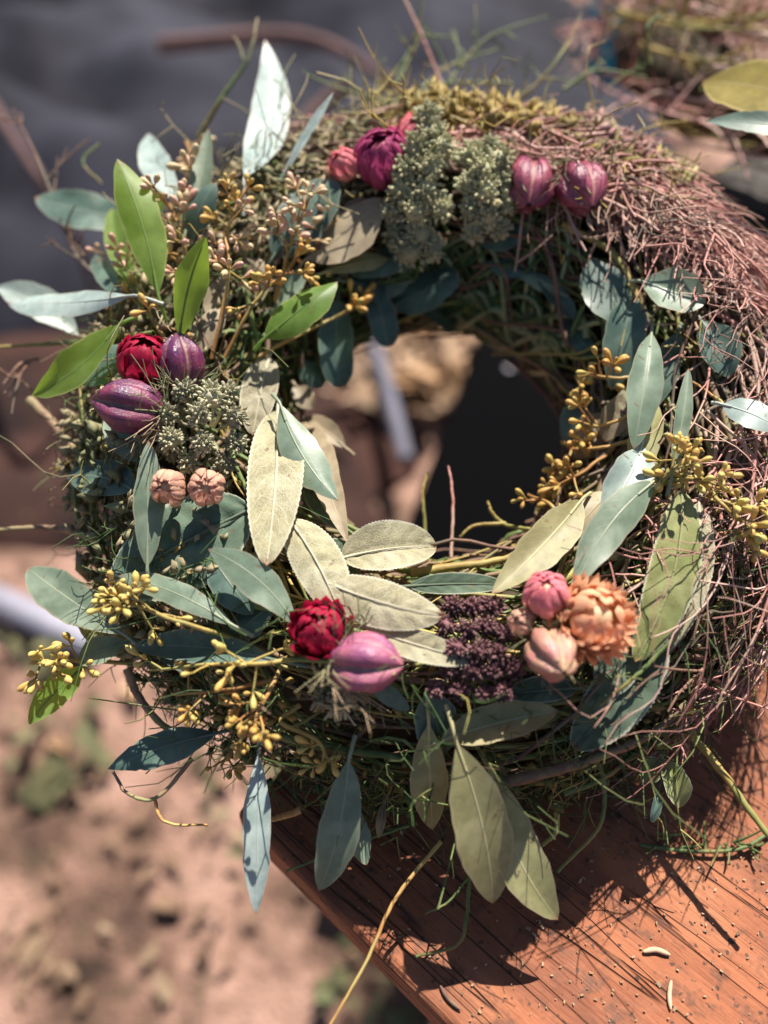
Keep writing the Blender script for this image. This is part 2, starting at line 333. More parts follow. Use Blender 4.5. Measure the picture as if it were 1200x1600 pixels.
X, Y = np.meshgrid(gx, gy, indexing='ij'); Z = GZ + 0.012 * np.sin(X * 5.1 + 1.3 * np.sin(Y * 3)) * np.cos(Y * 4.3) + rng.normal(0, 0.003, X.shape)
a_, b2 = X.shape; I = np.arange(a_ * b2).reshape(a_, b2)
obj('ground', np.stack([X, Y, Z], -1).reshape(-1, 3), np.stack([I[:-1, :-1], I[1:, :-1], I[1:, 1:], I[:-1, 1:]], -1).reshape(-1, 4), M_GROUND, kind='structure', label='sunlit sandy pinkish ground far below the table', origin=(0, 0, 0))

# leaf litter and gravel on the ground (uncountable)
def chips(name, pts, size, mat, flat=0.5, elong=2.0, thick=0.12, **k):
    n_ = len(pts); base = np.array([[-1, -.6, -1], [1, -.6, -1], [1, .6, -1], [-1, .6, -1], [-1, -.6, 1], [1, -.6, 1], [1, .6, 1], [-1, .6, 1]], float) * [1, 1 / elong * 1.6, thick]
    base[[0, 4], 1] *= .3; base[[2, 6], 0] *= .7
    A = rng.normal(0, flat, (n_, 3)); yaw = rng.uniform(0, 6.28, n_); s = size * rng.lognormal(0, .35, n_)
    cy, sy = np.cos(yaw), np.sin(yaw); Vv = np.empty((n_, 8, 3))
    bx = base[None] + rng.normal(0, .12, (n_, 8, 3)) * [1, .5, .3]
    tiltz = A[:, :1] * bx[:, :, 0] + A[:, 1:2] * bx[:, :, 1]
    Vv[..., 0] = cy[:, None] * bx[..., 0] - sy[:, None] * bx[..., 1]; Vv[..., 1] = sy[:, None] * bx[..., 0] + cy[:, None] * bx[..., 1]; Vv[..., 2] = bx[..., 2] + tiltz
    Vv = Vv * s[:, None, None] + pts[:, None]
    Fq = np.array([[0, 3, 2, 1], [4, 5, 6, 7], [0, 1, 5, 4], [1, 2, 6, 5], [2, 3, 7, 6], [3, 0, 4, 7]])
    F = (np.arange(n_)[:, None, None] * 8 + Fq).reshape(-1, 4)
    return obj(name, Vv.reshape(-1, 3), F, mat, smooth=False, kind='stuff', **k)
M_LIT1 = fibre_mat('litter_brown', (0.10, 0.06, 0.04), (0.22, 0.14, 0.09), (0.30, 0.22, 0.14), 0.9, 30)
M_LIT2 = fibre_mat('litter_tan', (0.42, 0.28, 0.18), (0.52, 0.38, 0.27), (0.36, 0.22, 0.12), 0.9, 30)
M_LIT3 = fibre_mat('litter_green', (0.09, 0.10, 0.05), (0.17, 0.16, 0.08), None, 0.8, 30)
def scatter_ground(n_, x0, x1, y0, y1, clump=0.0):
    p = np.stack([rng.uniform(x0, x1, n_), rng.uniform(y0, y1, n_), np.full(n_, GZ + 0.01)], -1)
    return p
cl = np.concatenate([Pz(px, py, GZ + .01) + np.c_[rng.normal(0, .07, (9, 2)), np.zeros(9)] for px, py in ((60, 1380), (250, 1300), (120, 1450), (330, 1350), (200, 1220), (90, 1150), (300, 1520), (20, 1540), (150, 840), (60, 800), (40, 560), (520, 1560))])
chips('leaf_litter', np.concatenate([cl, scatter_ground(90, -1.6, 1.2, -.6, 2.2)]), 0.010, M_LIT1, 0.2, label='brown leaf litter strewn over the sandy ground', cat='leaf litter')
chips('wood_chips', np.concatenate([Pz(670, 560, GZ + .02) + np.c_[rng.normal(0, .10, (260, 2)), rng.uniform(0, .07, 260)], scatter_ground(60, -1.6, 1.2, -.6, 2.0)]), 0.022, M_LIT2, 0.6, label='pale orange wood chips heaped on the ground behind the table', cat='wood chips')
chips('weeds', np.concatenate([Pz(px, py, GZ + .015) + np.c_[rng.normal(0, .05, (14, 2)), rng.uniform(0, .03, 14)] for px, py in ((110, 1165), (600, 1570), (640, 1590), (30, 1060), (350, 1240), (80, 770))]), 0.014, M_LIT3, 0.7, label='low green weeds growing in patches on the ground', cat='weeds')

# ------------------------------------------------------------------ table
A0 = Pz(285, 1195, 0); B0 = Pz(690, 1600, 0); ed = nrm(B0 - A0); ep = V3(-ed[1], ed[0], 0)
TC = A0 + ed * 0.036                                     # rear left corner of the table top
TM = Matrix(((ed[0], ep[0], 0, TC[0]), (ed[1], ep[1], 0, TC[1]), (0, 0, 1, 0), (0, 0, 0, 1)))
m, nt, b = newmat('red_stained_wood'); oc = coords(nt)
mp = N(nt, 'ShaderNodeMapping'); mp.inputs['Scale'].default_value = (5.0, 20, 20); nt.links.new(oc, mp.inputs[0])
mp2 = N(nt, 'ShaderNodeMapping'); mp2.inputs['Scale'].default_value = (14, 150, 150); nt.links.new(oc, mp2.inputs[0])
gr = noise(nt, 1.6, 5, 0.65, mp.outputs[0], 0.8); fine = noise(nt, 1.0, 4, 0.7, mp2.outputs[0], 0.2); blot = noise(nt, 13, 4, 0.6, oc); dots = noise(nt, 260, 2, 0.5, oc); dots2 = noise(nt, 90, 3, 0.7, oc)
c = ramp(nt, gr, [(0.22, (0.075, 0.024, 0.013)), (0.42, (0.18, 0.056, 0.024)), (0.58, (0.27, 0.088, 0.037)), (0.78, (0.34, 0.125, 0.058))])
c = mix(nt, maprange(nt, fine, 0.58, 0.74, 0, 0.5), c, (0.07, 0.025, 0.014))
c = mix(nt, maprange(nt, blot, 0.48, 0.68, 0, 0.55), c, (0.35, 0.155, 0.085))
mp3 = N(nt, 'ShaderNodeMapping'); mp3.inputs['Scale'].default_value = (3.0, 80, 80); nt.links.new(oc, mp3.inputs[0])
crk = noise(nt, 1.0, 2, 0.4, mp3.outputs[0], 0.6); crk = maprange(nt, math_(nt, 'ABSOLUTE', math_(nt, 'SUBTRACT', crk, 0.5)), 0.0, 0.012, 1, 0)
c = mix(nt, math_(nt, 'MULTIPLY', crk, 0.8), c, (0.03, 0.012, 0.008))
c = mix(nt, maprange(nt, dots2, 0.53, 0.66, 0, 0.7), c, (0.09, 0.04, 0.024))
c = mix(nt, maprange(nt, dots, 0.64, 0.70, 0, 0.85), c, (0.035, 0.02, 0.014))
fine = math_(nt, 'ADD', fine, math_(nt, 'MULTIPLY', crk, 0.8))
finish(nt, b, c, maprange(nt, blot, 0.3, 0.7, 0.6, 0.85), bump=math_(nt, 'ADD', math_(nt, 'MULTIPLY', fine, -1.0), math_(nt, 'MULTIPLY', dots2, 0.4)), bstr=0.9, bdist=0.0018, spec=0.35); M_WOOD = m
m, nt, b = newmat('shade_black_wood'); oc = coords(nt); mp = N(nt, 'ShaderNodeMapping'); mp.inputs['Scale'].default_value = (3, 60, 60); nt.links.new(oc, mp.inputs[0])
gr = noise(nt, 1.5, 5, 0.65, mp.outputs[0], 0.5); c = ramp(nt, gr, [(0.3, (0.012, 0.009, 0.008)), (0.5, (0.022, 0.017, 0.014)), (0.75, (0.04, 0.03, 0.024))]); finish(nt, b, c, 0.75, bump=gr, bstr=0.5, bdist=0.002); M_CRATE = m  # crate wood near black: its shade is put into the colour

import bmesh
def bevel_box(x0, x1, y0, y1, z0, z1, bev=0.003, seg=3):
    bm = bmesh.new(); bmesh.ops.create_cube(bm, size=1)
    for v in bm.verts: v.co = Vector(((x0 + x1) / 2 + v.co.x * (x1 - x0), (y0 + y1) / 2 + v.co.y * (y1 - y0), (z0 + z1) / 2 + v.co.z * (z1 - z0)))
    bmesh.ops.bevel(bm, geom=bm.edges[:], offset=bev, segments=seg, profile=0.5, affect='EDGES')
    bm.verts.index_update(); V = np.array([v.co[:] for v in bm.verts]); F = [[v.index for v in f.verts] for f in bm.faces]; bm.free(); return V, F
def local_part(name, V, F, mat, parent, smooth=True, label=None):
    o = bpy.data.objects.new(name, mesh(name, V, F, mat, None, smooth)); col.objects.link(o); o.parent = parent
    if label: o['label'] = label
    return o
table = bpy.data.objects.new('table', None); col.objects.link(table); table.matrix_world = TM
table.matrix_local = TM
tag(table, 'red stained wooden table top under the dried flower wreath', 'table')
pw = [0.0, 0.335, 0.52, 0.705, 0.89]
for i in range(4):
    V, F = bevel_box(0, 1.25 + 0.0 * i, pw[i] + 0.0015, pw[i + 1] - 0.0015, -0.028, 0, 0.0035, 3)
    o = local_part('plank', V, F, M_WOOD, table)
    o.data.polygons.foreach_set('use_smooth', np.full(len(o.data.polygons), False))
for x in (0.12, 1.1):
    for y in (0.05, 0.79):
        V, F = bevel_box(x, x + .06, y, y + .06, GZ - 0.01, -0.0285, 0.004, 2); local_part('leg', V, F, M_WOOD, table, False)
for y in (0.05, 0.79):
    V, F = bevel_box(0.181, 1.099, y + .015, y + .045, -0.11, -0.0285, 0.003, 2); local_part('rail', V, F, M_WOOD, table, False)

# crate behind that carries the second wreath and props the first; set close to block sun, blackened as shade
crate = bpy.data.objects.new('wooden_crate', None); col.objects.link(crate); crate.matrix_local = TM @ Matrix.Translation((-0.06, 0.355, 0))
tag(crate, 'low wooden crate, blackened for shade, at the back under the second wreath', 'crate')
for i in range(7):
    V, F = bevel_box(0.0, 0.44, 0.006 + i * .074, 0.076 + i * .074, 0.078, 0.09, 0.002, 2); local_part('slat', V, F, M_CRATE, crate, False)
for y0 in (0.008, 0.500):
    for z0 in (0.004, 0.042):
        V, F = bevel_box(0.002, 0.438, y0, y0 + .012, z0, z0 + .033, 0.002, 2); local_part('side_board', V, F, M_CRATE, crate, False)
for x0 in (0.014, 0.41):
    V, F = bevel_box(x0, x0 + .014, .021, .499, 0.001, 0.0775, 0.002, 2); local_part('end_board', V, F, M_CRATE, crate, False)

# ------------------------------------------------------------------ background things, far out of focus
def cloth_mat(name, c1, c2, rough, spec, scl=9):
    m, nt, b = newmat(name); oc = coords(nt); n_ = noise(nt, scl, 4, 0.6, oc); c = mix(nt, maprange(nt, n_, 0.35, 0.65, 0, 1), c1, c2)
    finish(nt, b, c, rough, bump=noise(nt, 60, 3, 0.6, oc), bstr=0.3, bdist=0.01, spec=spec); return m
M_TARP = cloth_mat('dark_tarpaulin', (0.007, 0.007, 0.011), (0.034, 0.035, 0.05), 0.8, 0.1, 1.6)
M_TEAL = cloth_mat('teal_plastic', (0.01, 0.28, 0.34), (0.02, 0.36, 0.42), 0.5, 0.4)
M_WHITE = cloth_mat('white_plastic', (0.20, 0.19, 0.24), (0.28, 0.28, 0.34), 0.4, 0.5)
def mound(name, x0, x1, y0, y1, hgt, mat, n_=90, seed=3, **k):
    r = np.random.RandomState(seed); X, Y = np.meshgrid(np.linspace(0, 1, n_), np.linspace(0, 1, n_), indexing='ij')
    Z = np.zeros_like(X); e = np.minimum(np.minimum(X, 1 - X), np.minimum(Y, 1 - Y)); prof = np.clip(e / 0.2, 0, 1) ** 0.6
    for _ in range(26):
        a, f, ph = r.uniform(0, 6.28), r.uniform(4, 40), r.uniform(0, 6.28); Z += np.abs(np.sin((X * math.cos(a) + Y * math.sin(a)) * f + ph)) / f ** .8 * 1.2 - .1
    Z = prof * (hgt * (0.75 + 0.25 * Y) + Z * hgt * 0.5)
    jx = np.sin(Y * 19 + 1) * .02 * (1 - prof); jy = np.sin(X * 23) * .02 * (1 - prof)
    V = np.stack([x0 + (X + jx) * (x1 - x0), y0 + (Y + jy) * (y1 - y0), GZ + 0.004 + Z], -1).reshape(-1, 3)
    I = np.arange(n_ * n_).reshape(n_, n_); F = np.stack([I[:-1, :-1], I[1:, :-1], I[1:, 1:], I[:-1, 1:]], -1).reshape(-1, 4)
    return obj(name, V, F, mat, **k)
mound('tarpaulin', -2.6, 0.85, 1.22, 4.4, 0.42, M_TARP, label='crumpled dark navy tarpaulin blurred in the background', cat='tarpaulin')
mound('shade_backdrop', -2.4, 0.0, 0.60, 1.28, 0.07, cloth_mat('shade_red_brown', (0.055, 0.026, 0.021), (0.018, 0.012, 0.012), 0.9, 0.1, 4), 40, 5, label='dark reddish brown blanket in place of shaded ground left behind the wreath', cat='backdrop')  # dark sheet added where the ground lies in shade
mound('teal_sack', 0.62, 0.74, 2.4, 2.7, 0.52, M_TEAL, 24, 9, label='teal plastic sack blurred at the top of the picture', cat='sack')
def pipe(name, p, q, r, mat, **k):
    V, F, uv = tube(spline([p, (p + q) / 2 + V3(0, 0, .01), q], 14), r, 14); return obj(name, V, F, mat, **k)
pipe('plastic_pipe', Pz(-90, 905, GZ + .03), Pz(150, 1010, GZ + .03), 0.026, M_WHITE, label='white plastic pipe on the ground left of the wreath', cat='pipe')
pipe('plastic_offcut', Pz(582, 530, GZ + .10), Pz(635, 720, GZ + .10), 0.015, cloth_mat('lilac_grey_plastic', (0.10, 0.10, 0.13), (0.14, 0.14, 0.18), 0.7, 0.2), label='short lilac grey pipe behind the table, seen through the wreath', cat='pipe')
M_BRANCH = fibre_mat('far_branch', (0.085, 0.05, 0.05), (0.14, 0.08, 0.075), None, 0.9, 20)
for q, rr_, lb in [([Pz(180, 470, GZ + .12), Pz(330, 330, GZ + .52), Pz(540, 130, GZ + .66)], .030, 'thick reddish branch lying over the tarpaulin, slanting up to the right'),
               ([Pz(-40, 120, GZ + .50), Pz(50, 260, GZ + .50), Pz(130, 400, GZ + .30), Pz(150, 480, GZ + .1)], .016, 'pale curved branch at the far left edge'),
               ([Pz(250, 70, GZ + .62), Pz(480, 60, GZ + .64), Pz(640, 150, GZ + .58)], .022, 'faded branch lying high across the tarpaulin')]:
    V, F, uv = tube(spline(q, 20), rr_ * .6 * np.linspace(1.1, .6, 20), 10); obj('branch', V, F, M_BRANCH, label=lb, cat='branch', group='branches behind the wreath')
# added black tub behind the table, in place of shade seen through the ring
shadebox = bpy.data.objects.new('black_shade_box', None); col.objects.link(shadebox); shadebox.matrix_local = Matrix.Translation((-0.036, 0.20, GZ)) @ Matrix.Rotation(math.radians(-17), 4, 'Z')
tag(shadebox, 'black tub on the ground behind the table', 'shadebox')
M_BLACK, nt_, b_ = newmat('black_shade'); finish(nt_, b_, (0.002, 0.002, 0.0025), 0.9, spec=0.02)
V, F = bevel_box(0.012, 0.50, 0.012, 0.74, 0.004, 0.37, .02, 3); local_part('shadebox_body', V, F, M_BLACK, shadebox)
V, F = bevel_box(0.0, 0.512, 0.0, 0.752, 0.371, 0.395, .008, 3); local_part('lid', V, F, M_BLACK, shadebox)
pf = np.array([[rng.uniform(.02, .45), rng.uniform(.03, .6), 0] for _ in range(26)]); ca, sa = math.cos(math.radians(-17)), math.sin(math.radians(-17))
pf = np.stack([-.036 + ca * pf[:, 0] - sa * pf[:, 1], .20 + sa * pf[:, 0] + ca * pf[:, 1], np.full(26, GZ + .398)], -1)
chips('pale_petals', pf, .0055, M_WHITE, .2, 1.6, .1, label='pale fallen petals scattered on the black tub lid', cat='petals')

# ------------------------------------------------------------------ the wreath
wreath = empty('dried_flower_wreath', (0, -0.06, 0.0), label='round dried wreath of eucalyptus, sage, seed pods and strawflowers on the table', cat='wreath')

def torus_core(C, ex, ey, en, R, r1, r2, name, parent, mat):
    k1, k2 = 72, 14; th = np.arange(k1) * 2 * np.pi / k1; ph = np.arange(k2) * 2 * np.pi / k2
    T, Pp = np.meshgrid(th, ph, indexing='ij'); bump = 1 + 0.1 * np.sin(T * 13 + Pp * 2) + 0.08 * rng.normal(0, 1, T.shape)
    rho = R + r1 * np.cos(Pp) * bump; h = r2 * np.sin(Pp) * bump
    V = C + (rho * np.cos(T))[..., None] * ex + (rho * np.sin(T))[..., None] * ey + h[..., None] * en
    I = np.arange(k1 * k2).reshape(k1, k2); J = np.roll(I, -1, 0); F = np.stack([I, J, np.roll(J, -1, 1), np.roll(I, -1, 1)], -1).reshape(-1, 4)
    return obj(name, V.reshape(-1, 3), F, mat, parent)
torus_core(WC, EX, EY, EN, R0, RH * .62, RV * .62, 'light_block_core', wreath, M_CORE)  # added dark core, keeps light from passing so the gaps stay black

def strand(th0, dth, psi, a, n_=16, wob=0.12, helix=0.0, lead=0.0):
    t = np.linspace(0, 1, n_); th = th0 + dth * t
    f1, f2, p1, p2 = rng.uniform(1, 4, 2).tolist() + rng.uniform(0, 6.28, 2).tolist()
    ps = psi + helix * t + 0.35 * np.sin(f1 * t * 2 + p1); aa = a * (1 + wob * np.sin(f2 * t * 3 + p2)) + lead * np.maximum(0, t - .7) ** 2 * 6
    return np.array([ring(T, RH * A * math.cos(q), RV * A * math.sin(q)) for T, A, q in zip(th, aa, ps)])
D = math.radians
# thick vines the eye can follow, each its own part
def vine(px, rad, mat, name='vine', n_=26, k=7, taper=0.6, lifts=None, label=None):
    c = [P(*q[:2], (q[2] if len(q) > 2 else 4) / 1000.) for q in px]
    pts = spline(c, n_); pts = pts + np.cumsum(rng.normal(0, 0.00012, pts.shape), 0)
    r = rad * np.linspace(1, taper, n_) * (1 + 0.08 * np.sin(np.arange(n_) * 2.1)); V, F, uv = tube(pts, r, k)
    return obj(name, V, F, mat, wreath, uv=uv, label=label)
for q, r, mt in [
    ([(770, 1225, 8), (860, 1205, 9), (940, 1180, 9), (1020, 1145, 9), (1090, 1085, 7)], .0026, M_VINE),
    ([(640, 895, 3), (700, 888, 5), (760, 880, 5), (830, 862, 3)], .0022, M_STEMY),
    ([(850, 925, 3), (905, 885, 4), (950, 840, 4), (990, 780, 2)], .0022, M_STEMY),
    ([(600, 880, 1), (680, 905, 2), (760, 905, 2)], .0016, M_STEMG),
    ([(45, 625, 6), (90, 670, 5), (125, 715, 4), (150, 780, 3)], .0028, M_VINE),
    ([(760, 200, 4), (700, 150, 10), (660, 60, 20), (625, -20, 30)], .0012, M_TWIG),
    ([(1020, 370, 4), (1045, 430, 4), (1060, 520, 4)], .0014, M_STEMY),
    ([(880, 350, 4), (960, 395, 5), (1000, 470, 6), (1015, 560, 5), (1050, 640, 3)], .0018, M_STEMY),
    ([(780, 330, 3), (880, 380, 3), (960, 450, 4), (990, 540, 4)], .0016, M_STEMG),
    ([(940, 535, 5), (900, 553, 8), (850, 553, 10), (770, 552, 12)], .0010, M_STEMY),
    ([(200, 1045, 6), (215, 1085, 2), (250, 1130, 0), (300, 1160, 0)], .0020, M_VINE),
    ([(440, 1150, 2), (520, 1170, 2), (640, 1190, 1), (770, 1230, 1)], .0020, M_STEMG),
    ([(880, 1240, 0), (940, 1215, 2), (1010, 1160, 3), (1080, 1110, 3)], .0016, M_STEMG),
    ([(310, 215, 12), (345, 160, 25), (385, 100, 35)], .0016, M_STEMG),
    ([(480, 185, 6), (560, 182, 7), (640, 178, 7), (780, 190, 5)], .0014, M_TWIG),
    ([(400, 205, 6), (520, 195, 7), (620, 205, 7)], .0012, M_TWIG),
    ([(240, 520, 20), (120, 535, 10), (0, 542, 8), (-40, 545, 8)], .0012, M_STEMG),
    ([(160, 850, 3), (100, 828, 2), (40, 826, 2), (-30, 835, 2)], .0018, M_VINE),
]: vine(q, r, mt)

# the body of thin vines wound round the ring: far too many to count
def body(n_, name, mat, th_a, th_b, rmin, rmax, amin=.78, amax=1.04, psi=None, wob=.1, dl=(.5, 2.0), lead=.0, k=4):
    mb = MB()
    for _ in range(n_):
        t0 = rng.uniform(th_a, th_b); dt = rng.uniform(*dl) * rng.choice([-1, 1]); ps = rng.uniform(0, 6.28) if psi is None else rng.normal(*psi)
        pts = strand(t0, dt, ps, rng.uniform(amin, amax), 13, wob, rng.normal(0, .8), lead * rng.uniform(0, 1))
        mb.add(*tube(pts, rng.uniform(rmin, rmax) * np.linspace(1, .55, 13), k))
    return mb.build(name, mat, wreath, kind='stuff')
body(260, 'wound_vine', M_VINE, 0, 6.283, .0007, .0019)
body(260, 'wound_green_stem', M_STEMG, 0, 6.283, .0006, .0017)
body(150, 'wound_dry_stem', M_STEMY, 0, 6.283, .0004, .0009)
body(200, 'wound_twig', M_TWIGD, D(-60), D(110), .0006, .0014, .9, 1.12)
# inner far wall: long green stems
body(30, 'fine_twig', M_TWIGP, D(-40), D(95), .0003, .0006, 1.0, 1.28, (.6, .7), .05, (.4, 1.1), .2)
body(120, 'inner_stem', M_THREAD, D(40), D(140), .0007, .0016, .95, 1.08, (3.2, .5), .04, (.4, 1.0))

# pink brown branching twigs that sweep over the right side, each a part
def twig_mesh(pts, rad, nb=6, spread=.35, blen=.035, up=None, k=4):
    mb = MB(); n_ = len(pts); mb.add(*tube(pts, rad * np.linspace(1, .35, n_), 5))
    T = np.gradient(pts, axis=0); T /= np.linalg.norm(T, axis=1, keepdims=True)
    for _ in range(nb):
        i = rng.randint(1, n_ - 1); d = nrm(T[i] + spread * rv() + (0 if up is None else up * .25)); L = blen * rng.uniform(.5, 1.3)
        s = np.linspace(0, 1, 6)[:, None]; bend = rv(.18 * L); q = pts[i] + d * L * s + bend * s ** 2
        mb.add(*tube(q, rad * .6 * np.linspace(1, .4, 6), k))
        for _ in range(rng.randint(0, 3)):
            j = rng.randint(2, 5); d2 = nrm(d + .55 * rv()); L2 = L * rng.uniform(.25, .5); q2 = q[j] + d2 * L2 * np.linspace(0, 1, 4)[:, None] + rv(.1 * L2) * np.linspace(0, 1, 4)[:, None] ** 2
            mb.add(*tube(q2, rad * .4 * np.linspace(1, .5, 4), k))
    return mb
def sweep(th0, dth, ps0, dps, a0, da, n_, kink):
    t = np.linspace(0, 1, n_); th = th0 + dth * t; ps = ps0 + dps * t + .05 * np.sin(t * rng.uniform(3, 9) + rng.uniform(0, 6)); A = a0 + da * t ** 1.6
    p = np.array([ring(T, RH * q * math.cos(f), RV * q * math.sin(f)) for T, f, q in zip(th, ps, A)]); w_ = np.cumsum(rng.normal(0, kink, p.shape), 0) * .55; w_ -= w_[0]
    return p + w_, th, ps, A
for i in range(240):
    t0 = D(rng.uniform(-15, 100)); dt = -D(rng.uniform(26, 62)); ps = rng.uniform(-.6, 1.7)
    if t0 > D(60): ps = rng.uniform(.6, 1.8)
    if i % 4 == 0: t0 = D(rng.uniform(84, 104)); ps = rng.uniform(.9, 1.7); dt = -D(rng.uniform(50, 85))
    rad = rng.uniform(.0006, .0014) if i % 8 else rng.uniform(.0015, .0021); mb = MB()
    p, th, psa, Aa = sweep(t0, dt, ps, rng.normal(-.55, .45), rng.uniform(1.0, 1.22), rng.uniform(0, .18) if i % 3 else rng.uniform(.1, .42), 18, .0004); mb.add(*tube(p, rad * np.linspace(1.1, .3, 18), 5))
    for _ in range(rng.randint(3, 7)):
        k = rng.randint(3, 16); sg = rng.choice([-1, 1]); L = -D(rng.uniform(9, 24)); rr = rad * (1 - .6 * k / 18) * .75
        p2, th2, ps2, A2 = sweep(th[k], L, psa[k], sg * rng.uniform(.2, .6), Aa[k], rng.uniform(.0, .32), 10, .0004); p2 += p[k] - p2[0]; mb.add(*tube(p2, rr * np.linspace(1, .45, 10), 4))
        for _ in range(rng.randint(0, 3)):
            j = rng.randint(3, 9); p3, *_x = sweep(th2[j], L * rng.uniform(.3, .6), ps2[j], -sg * rng.uniform(.1, .4), A2[j], rng.uniform(0, .2), 6, .0003); p3 += p2[j] - p3[0]; mb.add(*tube(p3, rr * .6 * np.linspace(1, .5, 6), 4))
    mb.build('twig', (M_TWIG, M_TWIG, M_TWIGP, M_TWIG, M_TWIGD)[rng.randint(5)], wreath)
for i in range(20):                                     # smooth pale stems lining the inner far wall
    V, F, uv = tube(strand(D(rng.uniform(15, 60)), D(rng.uniform(25, 60)), rng.uniform(2.5, 3.7), rng.uniform(1.0, 1.08), 18, .03, rng.normal(0, .4)), rng.uniform(.0011, .0022) * np.linspace(1, .7, 18), 7); obj('stalk', V, F, M_STEMP, wreath, uv=uv)
for i in range(22):                                     # lower right ends of the bundle, hanging and forked
    t0 = D(rng.uniform(-50, 0)); dt = -D(rng.uniform(10, 26)); pts = strand(t0, dt, rng.uniform(-.9, .9), rng.uniform(1.0, 1.18), 10, .06, rng.normal(-.3, .4), .3)
    twig_mesh(pts, rng.uniform(.0007, .0014), rng.randint(4, 8), .6, .028, -EN).build('twig', M_TWIG if i % 2 else M_TWIGD, wreath)
# loose twigs at the left and top left edge
for px in [[(130, 400), (95, 340), (60, 250), (20, 170)], [(160, 440), (120, 400), (100, 350)], [(620, 130), (650, 70), (662, 40)], [(600, 160), (560, 150), (540, 140)],
           [(700, 130), (760, 60), (855, 25)], [(640, 170), (690, 110), (780, 75)], [(800, 160), (850, 120), (890, 60)], [(560, 170), (620, 110), (650, 60)], [(880, 140), (930, 110), (1010, 120)], [(60, 560), (30, 570), (5, 600)]]:
    pts = spline([P(x, y, .006 + .004 * i) for i, (x, y) in enumerate(px)], 12); twig_mesh(pts, .0011, 5, .6, .022).build('twig', M_STEMG if px[0][1] < 200 else M_TWIGD, wreath)

# thread-fine green foliage (nigella bracts and fennel-like leaves)
def threads(n_, name, mat, where, L, r=.00035, parent=wreath):
    mb = MB()
    for _ in range(n_):
        p, nn = where(); d = nrm(nn * .6 + rv(.8)); l = L * rng.uniform(.4, 1.3)
        s = np.linspace(0, 1, 7)[:, None]; q = p + d * l * s * (1 - .35 * s) + rv(.6 * l) * s ** 2 + rv(.14 * l) * np.sin(s * 6) - V3(0, 0, .3 * l) * s ** 2
        mb.add(*tube(q, r * np.linspace(1, .5, 7), 3))
        for _ in range(rng.randint(0, 3)):
            j = rng.randint(2, 6); e = nrm(d + rv(.8)); q2 = q[j] + e * l * .35 * np.linspace(0, 1, 4)[:, None] + rv(.15 * l) * np.linspace(0, 1, 4)[:, None] ** 2; mb.add(*tube(q2, r * .8 * np.linspace(1, .5, 4), 3))
    return mb.build(name, mat, parent, kind='stuff')
def ring_where(a, b_, p0, p1, lo=.95, hi=1.15):
    def f():
        th = D(rng.uniform(a, b_)); ps = rng.uniform(p0, p1); A = rng.uniform(lo, hi); c, s = math.cos(ps), math.sin(ps)
        return ring(th, RH * A * c, RV * A * s), nrm(c * (math.cos(th) * EX + math.sin(th) * EY) + s * EN)
    return f
def keep_above(o, z=.0015):                              # nothing may dip below the table top
    me = o.data; co = np.empty(len(me.vertices) * 3, np.float32); me.vertices.foreach_get('co', co); co = co.reshape(-1, 3); zz = co[:, 2] + WLOC[o][2]
    co[:, 2] = np.where(zz < z, z + (zz - z) * .02 - WLOC[o][2] + .0, co[:, 2]); me.vertices.foreach_set('co', co.ravel()); me.update()
threads(800, 'thread_foliage', M_THREAD, ring_where(205, 335, -.9, 1.6), .022, .0004)
threads(260, 'thread_foliage', M_STEMG, ring_where(215, 330, -1.0, .6), .022, .0006)
threads(130, 'thread_foliage', M_STEMY, ring_where(0, 360, -.5, 2.2), .02, .0005)
threads(240, 'thread_foliage', M_THREAD, ring_where(110, 215, -.8, 2.2), .018)
threads(110, 'thread_foliage', M_SEED, ring_where(80, 215, -.5, 1.8), .024, .0005)

# small dry seeds and leaflets packed between the stems
def bits(n_, name, mat, where, size, elong=2.2, out=.0015):
    oct_ = np.array([[1, 0, 0], [0, 1, 0], [-1, 0, 0], [0, -1, 0], [0, 0, 1.], [0, 0, -1]]); Ft = np.array([[0, 1, 4], [1, 2, 4], [2, 3, 4], [3, 0, 4], [1, 0, 5], [2, 1, 5], [3, 2, 5], [0, 3, 5]])
    Vs = []; Fs = []
    for i in range(n_):
        p, nn = where(); fr_ = frame(nn * .5 + rv(.7)); s = size * rng.lognormal(0, .3)
        Vs.append((oct_ * [s * .5, s * .28, s * .5 * elong]) @ fr_.T + p + nn * out); Fs.append(Ft + 6 * i)
    return obj(name, np.concatenate(Vs), np.concatenate(Fs), mat, wreath, kind='stuff')
bits(1500, 'dry_seed', M_SEED, ring_where(85, 230, -.5, 1.9, 1.0, 1.16), .0036)
bits(900, 'dry_seed', M_SEED, ring_where(-60, 120, -.3, 2.0, 1.0, 1.1), .0022)
bits(1900, 'dry_leaflet', M_MOSS, ring_where(46, 95, .15, 1.35, 1.0, 1.34), .0055, 1.7)
bits(500, 'dry_leaflet', M_MOSS, ring_where(200, 360, -.6, 1.5, 1.0, 1.1), .0028, 1.7)
bits(1300, 'dry_floret', M_PINKF, ring_where(40, 62, .1, 1.1, 1.08, 1.42), .0034, 2.0)
bits(260, 'dry_leaflet', M_THREAD, ring_where(215, 330, -1.2, .5, 1.0, 1.25), .004, 1.8)
threads(230, 'dry_stalk', M_STEMY, ring_where(45, 100, .3, 1.5, 1.0, 1.2), .03, .0007)
threads(90, 'dry_stalk', M_SEED, ring_where(95, 150, .3, 1.5, 1.0, 1.2), .03, .0006)

